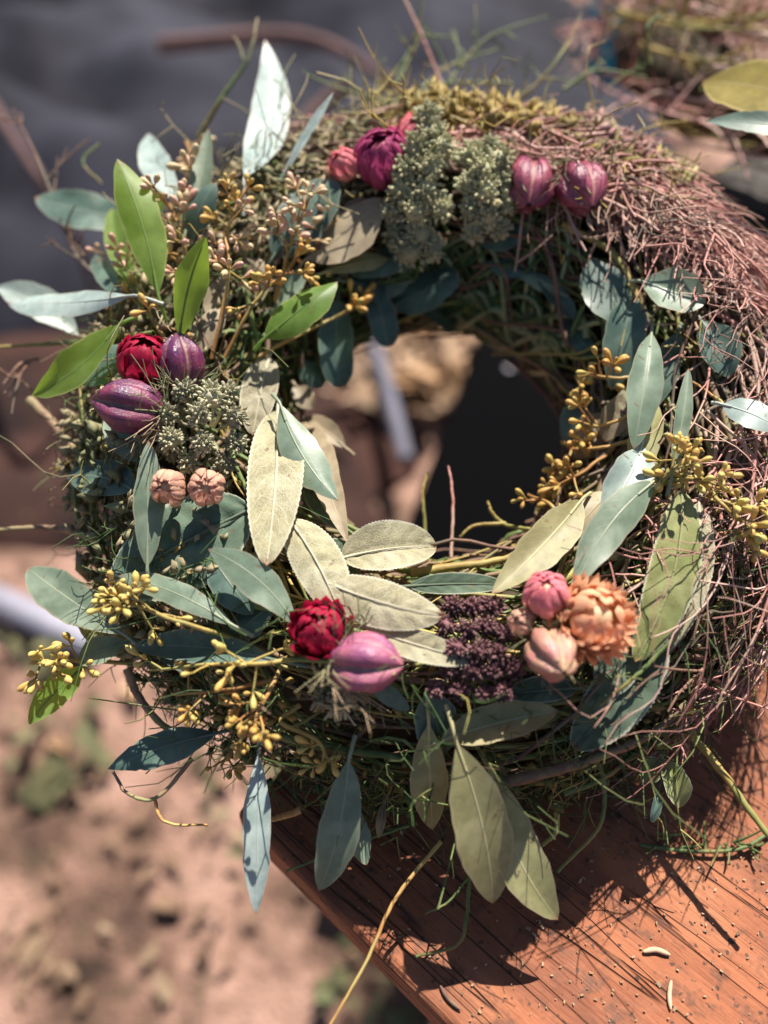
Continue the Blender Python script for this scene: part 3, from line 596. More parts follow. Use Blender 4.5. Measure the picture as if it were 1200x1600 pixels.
# ------------------------------------------------------------------ leaves, each a part
def leaf(base, tip, wpx, mat, lb=8, lt=10, arch=.06, lat=0.0, fold=.15, roll=0.0, shape='euc', name='eucalyptus_leaf', pet=.16, twist=0.0, pad=None, parent=None, pts=None, nv=None, wave=.02, upr=(.25, .45, .3)):
    if pts is None: Bp, Tp = P(*base, lb / 1000.), P(*tip, lt / 1000.)
    else: Bp, Tp = pts
    L = np.linalg.norm(Tp - Bp); mp_ = (Bp + Tp) / 2; W = wpx / FPX * depth(mp_)
    ax = nrm(Tp - Bp); vw = nrm(CAM - mp_); nn = nrm(vw * upr[0] + EN * upr[1] + V3(0, 0, 1) * upr[2]); nn = nrm(nn - (nn @ ax) * ax); sdv = np.cross(ax, nn)
    W = W * .94 / max(.9, math.sqrt(max(0, 1 - (sdv @ vw) ** 2)))
    if roll: nn, sdv = nn * math.cos(roll) + sdv * math.sin(roll), sdv * math.cos(roll) - nn * math.sin(roll)
    nv = nv or (26 if shape == 'euc' else 60); nu = 9 if shape == 'euc' else 11
    t = np.linspace(0, 1, nv); ctrl = mp_ + nn * arch * L * 2 + sdv * lat * L * 2
    mid = (1 - t)[:, None] ** 2 * Bp + 2 * ((1 - t) * t)[:, None] * ctrl + t[:, None] ** 2 * Tp
    T = np.gradient(mid, axis=0); T /= np.linalg.norm(T, axis=1, keepdims=True)
    Sd = np.cross(T, nn); Sd /= np.linalg.norm(Sd, axis=1, keepdims=True); Nn = np.cross(Sd, T)
    if twist:
        a = twist * (t - .5)[:, None]; Sd, Nn = Sd * np.cos(a) + Nn * np.sin(a), Nn * np.cos(a) - Sd * np.sin(a)
    if shape == 'euc': w_ = (t ** rng.uniform(.7, 1.05)) * (1 - t) ** rng.uniform(.7, 1.0)
    elif shape == 'round': w_ = (t ** .55) * (1 - t) ** .42
    else: w_ = (t ** .55) * (1 - t) ** .62
    w_ = w_ / w_.max() * W / 2; w_[0] = W * .015
    if shape == 'euc' or shape == 'round': w_ = w_ * (1 - (.16 * np.exp(-((t - rng.uniform(.3, .95)) / .02) ** 2) if rng.rand() < .35 else 0)); w_ = w_ * (1 + .035 * np.sin(t * 17 + rng.uniform(0, 6)) + .02 * np.sin(t * 41 + rng.uniform(0, 6)))
    else: w_ = w_ * (1 + .018 * np.where(np.arange(nv) % 2, 1, -1))
    s = np.linspace(-1, 1, nu)
    ph = rng.uniform(0, 6.28, 3)
    asym = 1 + .07 * np.sin(ph[2]) * np.sign(s)
    z = fold * np.abs(s)[None] ** 1.4 * w_[:, None] + wave * W * np.sin(t[:, None] * 9 + ph[0] + 1.5 * np.sign(s)) * np.abs(s) ** 2 * np.sin(np.pi * t)[:, None]
    if shape == 'sage': z = z + .018 * W * np.sin(t[:, None] * 38 - np.abs(s) * 7) * (np.abs(s) > .05) * (1 - np.abs(s) ** 4) - .05 * W * (np.abs(s) < .12)
    V = mid[:, None] + (s * asym)[None, :, None] * w_[:, None, None] * Sd[:, None] + z[..., None] * Nn[:, None]
    I = np.arange(nv * nu).reshape(nv, nu); F = np.stack([I[:-1, :-1], I[:-1, 1:], I[1:, 1:], I[1:, :-1]], -1).reshape(-1, 4)
    uv = np.stack(np.broadcast_arrays((s[None] + 1) / 2, t[:, None]), -1).reshape(-1, 2)
    mb = MB(); mb.add(V.reshape(-1, 3), F, uv)
    if pet:                                             # stalk and raised midrib belong to the blade
        q0 = Bp - ax * L * pet - nn * L * pet * .45; pq = spline([q0, Bp - ax * L * pet * .4 - nn * L * pet * .08, Bp, mid[nv // 6]], 9)
        V2, F2, u2 = tube(pq, np.linspace(.0009, .0006, 9), 6); mb.add(V2, F2, np.c_[np.full(len(V2), .5), np.zeros(len(V2))])
        rb = mid[1:-2] - Nn[1:-2] * .00012; V2, F2, u2 = tube(rb, np.linspace(.00045, .00012, len(rb)) * (1.3 if shape == 'sage' else 1), 5)
        mb.add(V2, F2, np.c_[np.full(len(V2), .5), np.repeat(t[1:-2], 5)])
    return mb.build(name, mat, parent or wreath)
E_, G_, O_, PL, DK, TP = M_EUC, M_GREEN, M_OLIVE, M_PALE, M_DARK, M_TAUPE
# base px, tip px, width px, material, lifts mm (base, tip), options
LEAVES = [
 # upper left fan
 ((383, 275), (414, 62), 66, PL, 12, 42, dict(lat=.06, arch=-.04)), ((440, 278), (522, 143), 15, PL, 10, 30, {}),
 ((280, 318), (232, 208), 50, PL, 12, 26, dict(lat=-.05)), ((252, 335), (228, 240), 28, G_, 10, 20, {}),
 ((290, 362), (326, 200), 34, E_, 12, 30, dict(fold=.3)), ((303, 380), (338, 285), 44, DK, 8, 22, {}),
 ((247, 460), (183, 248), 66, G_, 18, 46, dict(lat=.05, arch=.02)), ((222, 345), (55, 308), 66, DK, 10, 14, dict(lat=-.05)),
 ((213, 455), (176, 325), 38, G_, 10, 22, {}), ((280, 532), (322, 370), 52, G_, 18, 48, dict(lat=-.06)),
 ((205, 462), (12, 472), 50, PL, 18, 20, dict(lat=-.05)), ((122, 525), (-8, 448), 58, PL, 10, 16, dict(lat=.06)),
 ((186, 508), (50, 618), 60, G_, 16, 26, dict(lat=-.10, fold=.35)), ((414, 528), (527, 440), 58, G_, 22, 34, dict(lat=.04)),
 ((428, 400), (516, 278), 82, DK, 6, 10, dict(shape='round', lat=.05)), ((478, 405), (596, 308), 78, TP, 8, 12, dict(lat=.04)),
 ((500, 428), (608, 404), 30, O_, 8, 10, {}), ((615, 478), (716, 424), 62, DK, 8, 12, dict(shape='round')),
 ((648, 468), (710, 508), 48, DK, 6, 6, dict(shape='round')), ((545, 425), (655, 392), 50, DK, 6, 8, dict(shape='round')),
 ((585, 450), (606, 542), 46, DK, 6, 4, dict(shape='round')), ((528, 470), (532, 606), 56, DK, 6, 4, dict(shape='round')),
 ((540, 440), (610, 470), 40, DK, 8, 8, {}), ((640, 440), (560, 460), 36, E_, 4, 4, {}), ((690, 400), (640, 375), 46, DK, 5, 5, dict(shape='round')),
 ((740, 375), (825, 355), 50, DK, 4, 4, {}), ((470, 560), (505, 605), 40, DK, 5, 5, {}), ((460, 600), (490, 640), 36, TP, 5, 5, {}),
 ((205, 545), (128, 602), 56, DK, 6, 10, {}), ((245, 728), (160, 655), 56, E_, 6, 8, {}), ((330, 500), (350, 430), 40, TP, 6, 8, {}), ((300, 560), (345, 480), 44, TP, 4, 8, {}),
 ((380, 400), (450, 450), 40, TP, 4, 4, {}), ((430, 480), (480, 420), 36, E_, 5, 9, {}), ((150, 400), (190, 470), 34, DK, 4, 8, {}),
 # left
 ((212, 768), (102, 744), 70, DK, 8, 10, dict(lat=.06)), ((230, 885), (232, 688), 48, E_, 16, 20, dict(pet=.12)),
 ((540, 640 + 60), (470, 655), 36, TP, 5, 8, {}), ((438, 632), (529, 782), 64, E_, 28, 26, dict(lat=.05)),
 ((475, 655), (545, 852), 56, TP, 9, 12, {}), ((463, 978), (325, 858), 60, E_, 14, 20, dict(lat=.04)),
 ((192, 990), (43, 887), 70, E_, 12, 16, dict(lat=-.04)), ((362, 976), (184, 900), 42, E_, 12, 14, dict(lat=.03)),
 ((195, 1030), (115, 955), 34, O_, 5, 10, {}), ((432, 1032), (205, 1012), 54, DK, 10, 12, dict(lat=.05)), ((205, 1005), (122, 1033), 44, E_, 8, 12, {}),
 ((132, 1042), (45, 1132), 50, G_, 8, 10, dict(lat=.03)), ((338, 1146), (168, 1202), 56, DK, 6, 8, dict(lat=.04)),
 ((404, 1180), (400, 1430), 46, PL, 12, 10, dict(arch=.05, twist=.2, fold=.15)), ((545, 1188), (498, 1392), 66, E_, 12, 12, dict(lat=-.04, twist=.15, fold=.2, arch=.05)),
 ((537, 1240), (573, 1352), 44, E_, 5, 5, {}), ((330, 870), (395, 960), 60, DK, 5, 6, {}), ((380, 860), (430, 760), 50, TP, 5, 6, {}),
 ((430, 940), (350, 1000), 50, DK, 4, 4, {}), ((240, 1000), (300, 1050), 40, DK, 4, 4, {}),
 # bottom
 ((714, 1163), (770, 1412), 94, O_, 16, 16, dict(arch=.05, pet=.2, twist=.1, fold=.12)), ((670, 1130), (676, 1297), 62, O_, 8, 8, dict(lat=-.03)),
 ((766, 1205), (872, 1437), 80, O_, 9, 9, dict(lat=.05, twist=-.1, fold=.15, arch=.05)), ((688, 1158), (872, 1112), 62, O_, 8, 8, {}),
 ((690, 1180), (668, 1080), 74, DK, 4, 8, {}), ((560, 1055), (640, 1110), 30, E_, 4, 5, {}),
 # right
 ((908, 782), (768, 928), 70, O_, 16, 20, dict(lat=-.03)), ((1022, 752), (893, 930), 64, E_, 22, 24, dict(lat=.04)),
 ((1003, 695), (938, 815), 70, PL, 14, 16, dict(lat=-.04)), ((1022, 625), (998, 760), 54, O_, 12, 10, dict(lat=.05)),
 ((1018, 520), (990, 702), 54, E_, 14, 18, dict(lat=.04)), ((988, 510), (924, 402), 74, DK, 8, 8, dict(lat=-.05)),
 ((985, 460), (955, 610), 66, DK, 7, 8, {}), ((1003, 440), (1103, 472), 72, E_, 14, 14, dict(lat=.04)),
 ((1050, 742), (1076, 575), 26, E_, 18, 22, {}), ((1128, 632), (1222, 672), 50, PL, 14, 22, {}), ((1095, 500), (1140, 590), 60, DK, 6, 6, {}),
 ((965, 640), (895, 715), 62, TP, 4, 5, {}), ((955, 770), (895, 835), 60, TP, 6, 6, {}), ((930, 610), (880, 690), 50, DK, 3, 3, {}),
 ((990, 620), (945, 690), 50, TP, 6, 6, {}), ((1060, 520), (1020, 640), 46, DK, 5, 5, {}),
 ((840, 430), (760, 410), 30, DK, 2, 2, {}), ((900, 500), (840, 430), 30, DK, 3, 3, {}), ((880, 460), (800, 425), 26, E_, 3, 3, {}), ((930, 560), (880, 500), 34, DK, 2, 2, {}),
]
for bpx, tpx, wd, mt, lb, lt, kw in LEAVES:
    kw = dict(kw); kw.setdefault('twist', rng.uniform(-.55, .55)); kw.setdefault('arch', rng.uniform(-.03, .13)); kw.setdefault('fold', rng.uniform(-.3, .45)); kw['lat'] = kw.get('lat', 0) + rng.normal(0, .02)
    leaf(bpx, tpx, wd * 1.02, mt, lb, lt, wave=rng.uniform(.02, .06), **kw)
SAGE = [
 ((392, 795), (170, 915), 150, M_SAGE, 15, 13, dict(fold=-.1, arch=.03)), ((434, 642), (416, 884), 92, M_SAGEP, 16, 20, dict(lat=-.02, arch=.05)),
 ((452, 812), (535, 968), 84, M_SAGEP, 17, 17, dict(lat=-.03, fold=-.2)), ((535, 872), (682, 854), 82, M_SAGEP, 10, 14, dict(lat=-.02, fold=.3)),
 ((505, 908), (692, 962), 80, M_SAGEP, 17, 18, dict(fold=-.2, lat=.05)), ((575, 982), (742, 1032), 50, M_SAGEP, 14, 14, dict(lat=.03)),
 ((640, 916), (792, 914), 36, M_SAGE, 9, 10, {}), ((500, 850), (560, 900), 60, M_SAGE, 5, 6, {}),
 ((1066, 768), (992, 1034), 80, M_SAGEG, 15, 14, dict(lat=-.06, fold=-.15)), ((1092, 785), (1010, 1040), 60, M_SAGEP, 10, 9, dict(lat=-.08)),
 ((1030, 985), (895, 1170), 96, M_SAGE, 9, 9, dict(lat=-.03)), ((985, 990), (940, 1090), 70, M_SAGE, 7, 7, {}), ((900, 1075), (790, 1085), 44, M_SAGE, 6, 6, {}),
 ((420, 560), (395, 680), 60, M_SAGEP, 8, 8, {}), ((480, 760), (540, 830), 44, M_SAGE, 7, 8, {}), ((960, 680), (1005, 600), 60, M_SAGEP, 5, 5, {}), ((1010, 690), (985, 760), 50, M_SAGEP, 4, 4, {}),
]
for bpx, tpx, wd, mt, lb, lt, kw in SAGE: leaf(bpx, tpx, wd, mt, lb, lt, shape='sage', name='sage_leaf', **kw)

# ------------------------------------------------------------------ seeded eucalyptus: sprigs of berries
def berry_mesh(name, mat):
    prof = [(.07, -1.35), (.10, -1.1), (.17, -.85), (.33, -.5), (.44, -.12), (.46, .12), (.42, .34), (.36, .42), (.37, .47), (.20, .60), (.10, .64), (.03, .74)]
    V, F = lathe(prof, 9); uv = np.c_[np.tile(np.arange(9) / 9., len(prof)), np.repeat(np.linspace(0, 1, len(prof)), 9)]
    return mesh(name, V, F, mat, uv)
BM = {'y': berry_mesh('berry', M_BY), 'o': berry_mesh('berry', M_BO), 'p': berry_mesh('berry', M_BP)}
def sprig(root, spine, n_, kind, lift=14, spread=34, size=13, stem=None, rootlift=5):
    st = stem or M_STEMO; mb = MB()
    pts3 = [P(*root, rootlift / 1000.)] + [P(x, y, lift / 1000.) for x, y in spine]; q = spline(pts3, 16)
    q = q + np.cumsum(rng.normal(0, .0002, q.shape), 0); mb.add(*tube(q, np.linspace(.0010, .0006, 16), 6))
    spots = []; left = n_; sc_ = depth(q[-1]) / FPX
    while left > 0:
        i = rng.randint(6, 16); T = nrm(q[min(i, 14) + 1] - q[min(i, 14)]); k = min(left, rng.randint(3, 7))
        up = nrm(CAM - q[i]) * .35 + EN * .25; d = nrm(T * .5 + rv(.75) + up); L = spread * sc_ * rng.uniform(.45, 1.25)
        s = np.linspace(0, 1, 6)[:, None]; br = q[i] + d * L * s + rv(.12 * L) * s ** 2; mb.add(*tube(br, np.linspace(.0006, .00036, 6), 5))
        for j in range(k):
            a = j * 2.4 + rng.uniform(-.4, .4); fr_ = frame(d); e = nrm(fr_ @ V3(math.cos(a) * .8, math.sin(a) * .8, rng.uniform(.3, .9)))
            if j == 0: e = d
            bs = size * sc_ * rng.uniform(.6, 1.18); base = br[-1] - d * bs * rng.uniform(0, .8) * (j > 0); l2 = bs * rng.uniform(.25, .7)
            mb.add(*tube(base + e * l2 * np.linspace(0, 1, 3)[:, None], .00033, 4)); spots.append((base + e * (l2 + bs * 1.25), e, bs))
        left -= k
    o = mb.build('berry_sprig', st, wreath)
    for p, e, bs in spots:
        inst('berry', BM[kind], m4(frame(e, rv()), p, bs * V3(1, 1, rng.uniform(.9, 1.25))), o)
SPR = [
 ((330, 330), [(310, 270), (290, 220)], 15, 'p', 18, 30), ((300, 430), [(285, 370), (262, 315)], 20, 'p', 16, 40), ((345, 420), [(360, 340), (385, 295)], 16, 'o', 18, 36),
 ((430, 470), [(455, 390), (480, 325)], 26, 'p', 22, 44), ((330, 560), [(355, 430), (350, 360)], 18, 'p', 20, 40), ((350, 560), [(400, 470), (455, 420)], 20, 'o', 20, 40),
 ((400, 560), [(500, 510), (560, 485)], 15, 'o', 18, 34), ((255, 490), [(210, 440), (180, 400)], 12, 'p', 8, 34), ((320, 470), [(300, 440), (280, 400)], 14, 'p', 10, 40), ((260, 540), [(240, 500), (215, 470)], 10, 'o', 9, 34),
 ((370, 1000), [(290, 975), (225, 950), (190, 935)], 34, 'y', 20, 44), ((210, 1035), [(120, 1030), (50, 1035)], 24, 'y', 16, 40),
 ((520, 1015), [(420, 1035), (330, 1040), (230, 1050)], 20, 'y', 16, 40), ((440, 1040), [(405, 1100), (370, 1130)], 22, 'o', 16, 44), ((430, 1060), [(350, 1075), (270, 1080)], 14, 'o', 12, 38), ((470, 1100), [(440, 1130), (500, 1165), (500, 1205)], 9, 'y', 12, 24), ((420, 1120), [(370, 1160), (345, 1200)], 8, 'o', 6, 26),
 ((1010, 590), [(960, 590), (900, 590)], 16, 'o', 14, 34), ((1000, 640), [(960, 660), (920, 670)], 16, 'o', 12, 36), ((960, 700), [(900, 740), (850, 760)], 26, 'o', 13, 40), ((985, 690), [(930, 700), (890, 700)], 14, 'o', 10, 38),
 ((1000, 800), [(1045, 745), (1085, 715)], 26, 'y', 24, 44), ((1020, 760), [(1080, 750), (1120, 760)], 16, 'y', 20, 36), ((1090, 740), [(1130, 790), (1180, 830)], 22, 'y', 18, 36), ((1110, 780), [(1170, 790), (1215, 790)], 12, 'y', 14, 26),
 ((560, 330), [(520, 350), (490, 380)], 6, 'p', 10, 30), ((900, 480 + 350), [(860, 790), (830, 775)], 6, 'o', 10, 26), ((980, 1170), [(1040, 1125), (1060, 1110)], 4, 'y', 4, 14),
]
for s_ in SPR:
    root, spine, n_, kd, lf, spd = s_; sprig(root, spine, int(n_ * 1.5), kd, lf, spd, 11.5 if kd == 'y' else 10.5, M_STEMY if kd == 'y' else M_STEMO)

# ------------------------------------------------------------------ strawflowers
def petal_mesh(L, Wd, b0, b1, r0, mat, tipcurl=0.0, n_=9, cup=.35):
    s = np.linspace(0, 1, n_); be = b0 + (b1 - b0) * s + tipcurl * np.clip(s - .7, 0, 1) * 3; ds = L / (n_ - 1)
    r = r0 + np.concatenate([[0], np.cumsum(np.sin(be[:-1]) * ds)]); z = np.concatenate([[0], np.cumsum(np.cos(be[:-1]) * ds)])
    wd = Wd / 2 * np.clip((s + .18) ** .6, 0, 1) * np.clip(1.02 - s ** 3.2, 0.02, 1) ** .75; wd[-1] *= .4
    x = np.linspace(-1, 1, 7); V = np.empty((n_, 7, 3))
    nr = np.cos(be); nz = -np.sin(be)                   # outward normal in (r,z)
    off = -cup * (x ** 2)[None] * wd[:, None]
    V[..., 0] = r[:, None] + nr[:, None] * off; V[..., 1] = x[None] * wd[:, None]; V[..., 2] = z[:, None] + nz[:, None] * off
    I = np.arange(n_ * 7).reshape(n_, 7); F = np.stack([I[:-1, :-1], I[1:, :-1], I[1:, 1:], I[:-1, 1:]], -1).reshape(-1, 4)
    uv = np.stack(np.broadcast_arrays((x[None] + 1) / 2, s[:, None]), -1).reshape(-1, 2)
    return mesh('petal', V.reshape(-1, 3), F, mat, uv)
def strawflower(px, dia_px, axis, mat, lift, openness, rows, label, mat_in=None, name='strawflower'):
    c = P(*px, lift / 1000.); Rr = dia_px / 2 / FPX * depth(c); ax = nrm(axis); fr_ = frame(ax, V3(.2, 1, .1)); base = c - ax * Rr * .9
    root = empty(name, base, wreath, label=label)
    k0 = 0
    for ri, (cnt, f) in enumerate(rows):                # f: 0 innermost .. 1 outermost
        o_ = openness * f ** 1.2; b0 = math.radians(86 - 6 * f); b1 = math.radians(-88 + 122 * o_); L = Rr * (2.55 - .95 * o_) * (.86 + .14 * f) * (1 - .10 * (1 - f))
        me = petal_mesh(L, Rr * (1.0 if cnt < 7 else .9 if cnt < 9 else .78 if cnt < 12 else .46), b0, b1, Rr * .02 + Rr * .08 * f, mat_in if (mat_in and f < .45) else mat, tipcurl=.3 * o_)
        for i in range(cnt):
            a = 2 * math.pi * (i + .5 * (ri % 2) + rng.uniform(-.12, .12)) / cnt; rz = np.array([[math.cos(a), -math.sin(a), 0], [math.sin(a), math.cos(a), 0], [0, 0, 1]])
            tl = rng.normal(0, .05); ry = np.array([[math.cos(tl), 0, math.sin(tl)], [0, 1, 0], [-math.sin(tl), 0, math.cos(tl)]])
            inst('petal', me, m4(fr_ @ rz @ ry, base + ax * Rr * .48 * (1 - f), rng.uniform(.92, 1.06)), root)
    V, F = lathe([(0.0, .1), (.45, .3), (.55, .8), (.45, 1.3), (.25, 1.5), (0, 1.55)], 12)
    obj('disc', (V * Rr) @ fr_.T + base + ax * Rr * .02, F, M_DISC if openness > 2 else (mat_in or mat), root)
    V, F, uv = tube(spline([base + ax * Rr * .1, base - ax * .006, base - ax * .02 - EN * .006], 6), .0010, 6); obj('stalk', V, F, M_STEMG, root)
bud = [(5, .0), (6, .2), (8, .42), (9, .7), (10, 1.0)]
toc = lambda px: nrm(CAM - P(*px, .01))
SF = lambda px, d, off, *a, **k: strawflower(px, d, toc(px) * .55 + EN * .35 + V3(0, .05, .15) + V3(*off), *a, **k)
SF((225, 562), 80, (.15, .35, .35), M_RED, 14, .35, bud + [(9, 1.0)], 'crimson strawflower between two violet seed pods at the left')
SF((500, 985), 84, (-.15, .1, .3), M_RED, 18, .6, bud + [(9, 1.05)], 'crimson half open strawflower touching a mauve seed pod')
SF((928, 966), 104, (.25, .0, .1), M_ORG, 26, 1.0, [(5, .0), (7, .14), (9, .3), (12, .45), (14, .6), (16, .74), (17, .88), (18, 1.0)], 'wide open orange strawflower at the lower right')
SF((855, 930), 74, (-.1, .3, .2), M_PNK, 26, .1, bud, 'pink strawflower bud left of the open orange flower')
SF((815, 972), 44, (-.6, -.1, .0), M_PCH, 20, .1, bud, 'small peach bud tucked beside the purple seed head')
SF((263, 762), 58, (-.2, -.35, .0), M_PCH, 20, .12, bud, 'left one of two peach strawflower buds under the grey seed head')
SF((322, 763), 58, (.1, -.35, .0), M_PCH, 20, .15, bud, 'right one of two peach strawflower buds under the grey seed head')
SF((538, 258), 50, (-.5, .2, .1), M_PNK, 12, .3, bud, 'small pink strawflower at the left end of the upper trio')
SF((597, 248), 84, (-.1, .2, .2), M_MAG, 14, .25, bud + [(9, 1.0)], 'magenta strawflower in the middle of the upper trio')
SF((648, 216), 66, (.1, .4, .3), M_PNK, 14, .3, bud, 'rosy strawflower at the right of the upper trio')

# ------------------------------------------------------------------ nigella seed pods
def pod(px, wpx, axis, mat, lift, label, lobes=5, elong=1.05, horns=5, threads_n=24):
    c = P(*px, lift / 1000.); Rr = wpx / 2 * 1.03 / FPX * depth(c); ax = nrm(axis); fr_ = frame(ax, V3(.1, .4, .9))
    k, n_ = lobes * 8, 18; a = np.arange(k) * 2 * np.pi / k; t = np.linspace(.02, .98, n_) * np.pi
    lob = np.abs(np.sin(a * lobes / 2)) ** .7; gro = .66 + .34 * lob * (1 + .10 * np.sin(a * 1.0 + rng.uniform(0, 6)))
    prof = np.sin(t) ** .9 * (1 - .10 * np.cos(t)); z = -np.cos(t) * elong; z = z + .28 * np.clip((t / np.pi - .72) / .28, 0, 1) ** 2
    V = np.stack([(prof[:, None] * (gro * (1 + .03 * rng.normal(0, 1, k) * 0))) * np.cos(a), (prof[:, None] * gro) * np.sin(a), np.repeat(z[:, None], k, 1) - .08 * lob * np.cos(t)[:, None]], -1)
    wr = np.sin(a * lobes * 3 + 1.3 * np.sin(t * 4)[:, None] * 2) * .018 + .022 * rng.normal(0, 1, (n_, k)); V += (V * [1, 1, 0]) * wr[..., None]
    I = np.arange(n_ * k).reshape(n_, k); J = np.roll(I, -1, 1); F = np.stack([I[:-1], J[:-1], J[1:], I[1:]], -1).reshape(-1, 4)
    uv = np.stack(np.broadcast_arrays(1 - lob[None] ** 2 * (.35 + .65 * prof[:, None] ** 2), (t / np.pi)[:, None]), -1).reshape(-1, 2)
    W = lambda q: (np.asarray(q) * Rr) @ fr_.T + c
    root = obj('seed_pod', W(V.reshape(-1, 3)), F, mat, wreath, uv=uv, label=label)
    for i in range(lobes):                              # pale seam along each groove
        al = 2 * np.pi * i / lobes; tt = np.linspace(.06, .95, 14) * np.pi; pr = np.sin(tt) ** .9 * (1 - .1 * np.cos(tt)) * .69
        q = np.stack([pr * math.cos(al), pr * math.sin(al), -np.cos(tt) * elong], -1); Vt, Ft, _ = tube(W(q), Rr * .022, 5); obj('seam', Vt, Ft, M_SEAM, root)
    for i in range(horns):
        al = 2 * np.pi * (i + .3) / horns; s = np.linspace(0, 1, 10); cu = rng.uniform(.5, 1.3)
        rr = .12 + .55 * s + .1 * np.sin(s * 5); zz = elong * .95 + .55 * s - cu * .55 * s ** 2.5
        q = np.stack([rr * np.cos(al + s * rng.uniform(-.6, .6)), rr * np.sin(al + s * .3), zz], -1); Vt, Ft, _ = tube(W(q), Rr * np.linspace(.06, .02, 10), 5); obj('horn', Vt, Ft, M_THORN, root)
    mb = MB()
    for i in range(threads_n):
        al = rng.uniform(0, 6.28); s = np.linspace(0, 1, 9)[:, None]; d = fr_ @ V3(math.cos(al), math.sin(al), rng.uniform(-.2, .5)); q = c - ax * Rr * elong * .95 + d * Rr * 1.7 * s + ax * Rr * rng.uniform(.1, 1.2) * s ** 2 + rv(.25 * Rr) * s ** 2
        mb.add(*tube(q, Rr * np.linspace(.035, .012, 9), 4))
        for _ in range(2):
            j = rng.randint(3, 8); q2 = q[j] + nrm(d + rv(.6)) * Rr * .7 * np.linspace(0, 1, 4)[:, None]; mb.add(*tube(q2, Rr * .016, 3))
    mb.build('bract', M_BRACT, root, kind='stuff')
    Vt, Ft, _ = tube(spline([c - ax * Rr * elong * .9, c - ax * Rr * 2.0, c - ax * Rr * 2.8 - EN * .008], 7), Rr * .09, 6); obj('stalk', Vt, Ft, M_STEMG, root)
pod((284, 572), 74, V3(-.1, .55, .6), M_POD1, 14, 'dusky violet seed pod behind the crimson strawflower at the left')
pod((208, 637), 86, V3(-.85, .05, .2), M_POD1, 18, 'dark violet glossy seed pod with horns pointing left', elong=1.1)
pod((566, 1036), 96, V3(.85, -.15, .15), M_POD2, 20, 'large mauve pink seed pod beside the crimson flower', elong=1.02)
pod((860, 1020), 80, V3(.1, -.55, .3), M_POD4, 25, 'pink and green ribbed seed pod under the pink bud', elong=1.15)
pod((828, 287), 80, V3(-.1, -.75, -.1), M_POD3, 14, 'wine red seed pod on the left of the upper pair')
pod((907, 292), 78, V3(.15, -.75, -.1), M_POD3, 14, 'wine red seed pod on the right of the upper pair')

# ------------------------------------------------------------------ umbel seed heads
def umbel(centre, radius_px, nsub, mat, lift, label, kind='nest', squash=1.0, sub=None, stretch=(1, 1), bits_n=60, bl=.0035, lump=.30):
    c = P(*centre, lift / 1000.); Rr = radius_px / FPX * depth(c); ax = nrm(nrm(CAM - c) * .6 + EN * .4); fr_ = frame(ax, EX)
    base = c - ax * Rr * 1.0; root = empty('seed_head', base, wreath, label=label)
    spots = sub or [(math.sqrt((i + .5) / nsub) * math.cos(i * 2.4), math.sqrt((i + .5) / nsub) * math.sin(i * 2.4)) for i in range(nsub)]
    for (x, y) in spots:
        x, y = x * stretch[0], y * stretch[1]; r2 = min(1.0, math.hypot(x, y)); hh = (.55 * (1 - r2 ** 2) - .1) * squash; pc = c + fr_ @ V3(y * 0 + x, y, 0) * Rr + ax * Rr * hh
        rr = Rr * lump * rng.uniform(.7, 1.3); mb = MB()
        V, F = lathe([(0.02, -1), (.6, -.75), (.85, 0), (.6, .7), (0.02, .95)], 8); mb.add(V * rr * .72 @ frame(ax + rv(.2)).T + pc, F)
        for _ in range(bits_n):
            d = nrm(ax * .55 + rv(.75)); p0 = pc + d * rr * rng.uniform(.45, .95); l = bl * rng.uniform(.5, 1.2)
            if kind == 'nest': q = p0 + d * l * np.linspace(0, 1, 5)[:, None] * 1.5 + (ax * .4 + rv(.5)) * l * np.linspace(0, 1, 5)[:, None] ** 2; mb.add(*tube(q, l * .22 * np.linspace(1, .6, 5), 4))
            else: q = p0 + d * l * np.linspace(-.3, .7, 4)[:, None]; mb.add(*tube(q, l * np.array([.10, .27, .27, .08]), 4))
        mb.build('floret_cluster', mat, root, kind='stuff')
        s = np.linspace(0, 1, 8)[:, None]; q = base + (pc - base) * s + fr_ @ V3(x, y, 0) * Rr * .45 * (s * (1 - s)) * 2; V, F, _ = tube(q, np.linspace(.0008, .0005, 8), 5); obj('ray', V, F, M_GREYF if kind != 'dark' else M_PURPF, root)
sq = [(-.45, .75), (.45, .7), (-.85, .2), (-.1, .15), (.6, .15), (-.7, -.35), (0, -.45), (.65, -.4), (.15, .55), (-.35, -.8), (.4, -.85)]
umbel((322, 665), 72, 11, M_GREYF, 16, 'grey green folded seed head above the two peach buds', 'seed', 1.0, sq, (1, 1), 120, .0024)
cone1 = [(0, 1.2), (.05, .85), (-.15, .55), (.2, .6), (-.3, .2), (.05, .2), (-.35, -.15), (.0, -.2), (-.5, -.5), (-.15, -.55), (.2, -.5), (-.45, -.85), (-.1, -.9), (-.25, -1.2), (.1, -1.15)]
umbel((666, 288), 80, 15, M_CREAM, 14, 'tall cream green seed head beside the upper strawflowers', 'seed', .7, cone1, (1.35, 1.05), 120, .0030, .36)
cone2 = [(.15, .9), (-.15, .7), (.3, .55), (0, .35), (.35, .15), (-.2, .05), (.1, -.1), (.4, -.3), (-.15, -.4), (.15, -.55), (.35, -.75), (-.1, -.8)]
umbel((750, 300), 70, 12, M_CREAM, 14, 'cream green seed head left of the wine red pods', 'seed', .7, cone2, (1.3, 1.05), 120, .0030, .36)
dk = [(-.55, .95), (-.1, .9), (.35, .95), (-.75, .55), (-.25, .45), (.2, .5), (.6, .35), (-.5, .05), (0, .0), (.45, -.05), (-.65, -.35), (-.15, -.4), (.3, -.4), (.75, -.35), (-.45, -.8), (.05, -.85), (.5, -.8), (-1.0, -.75), (-.9, .1)]
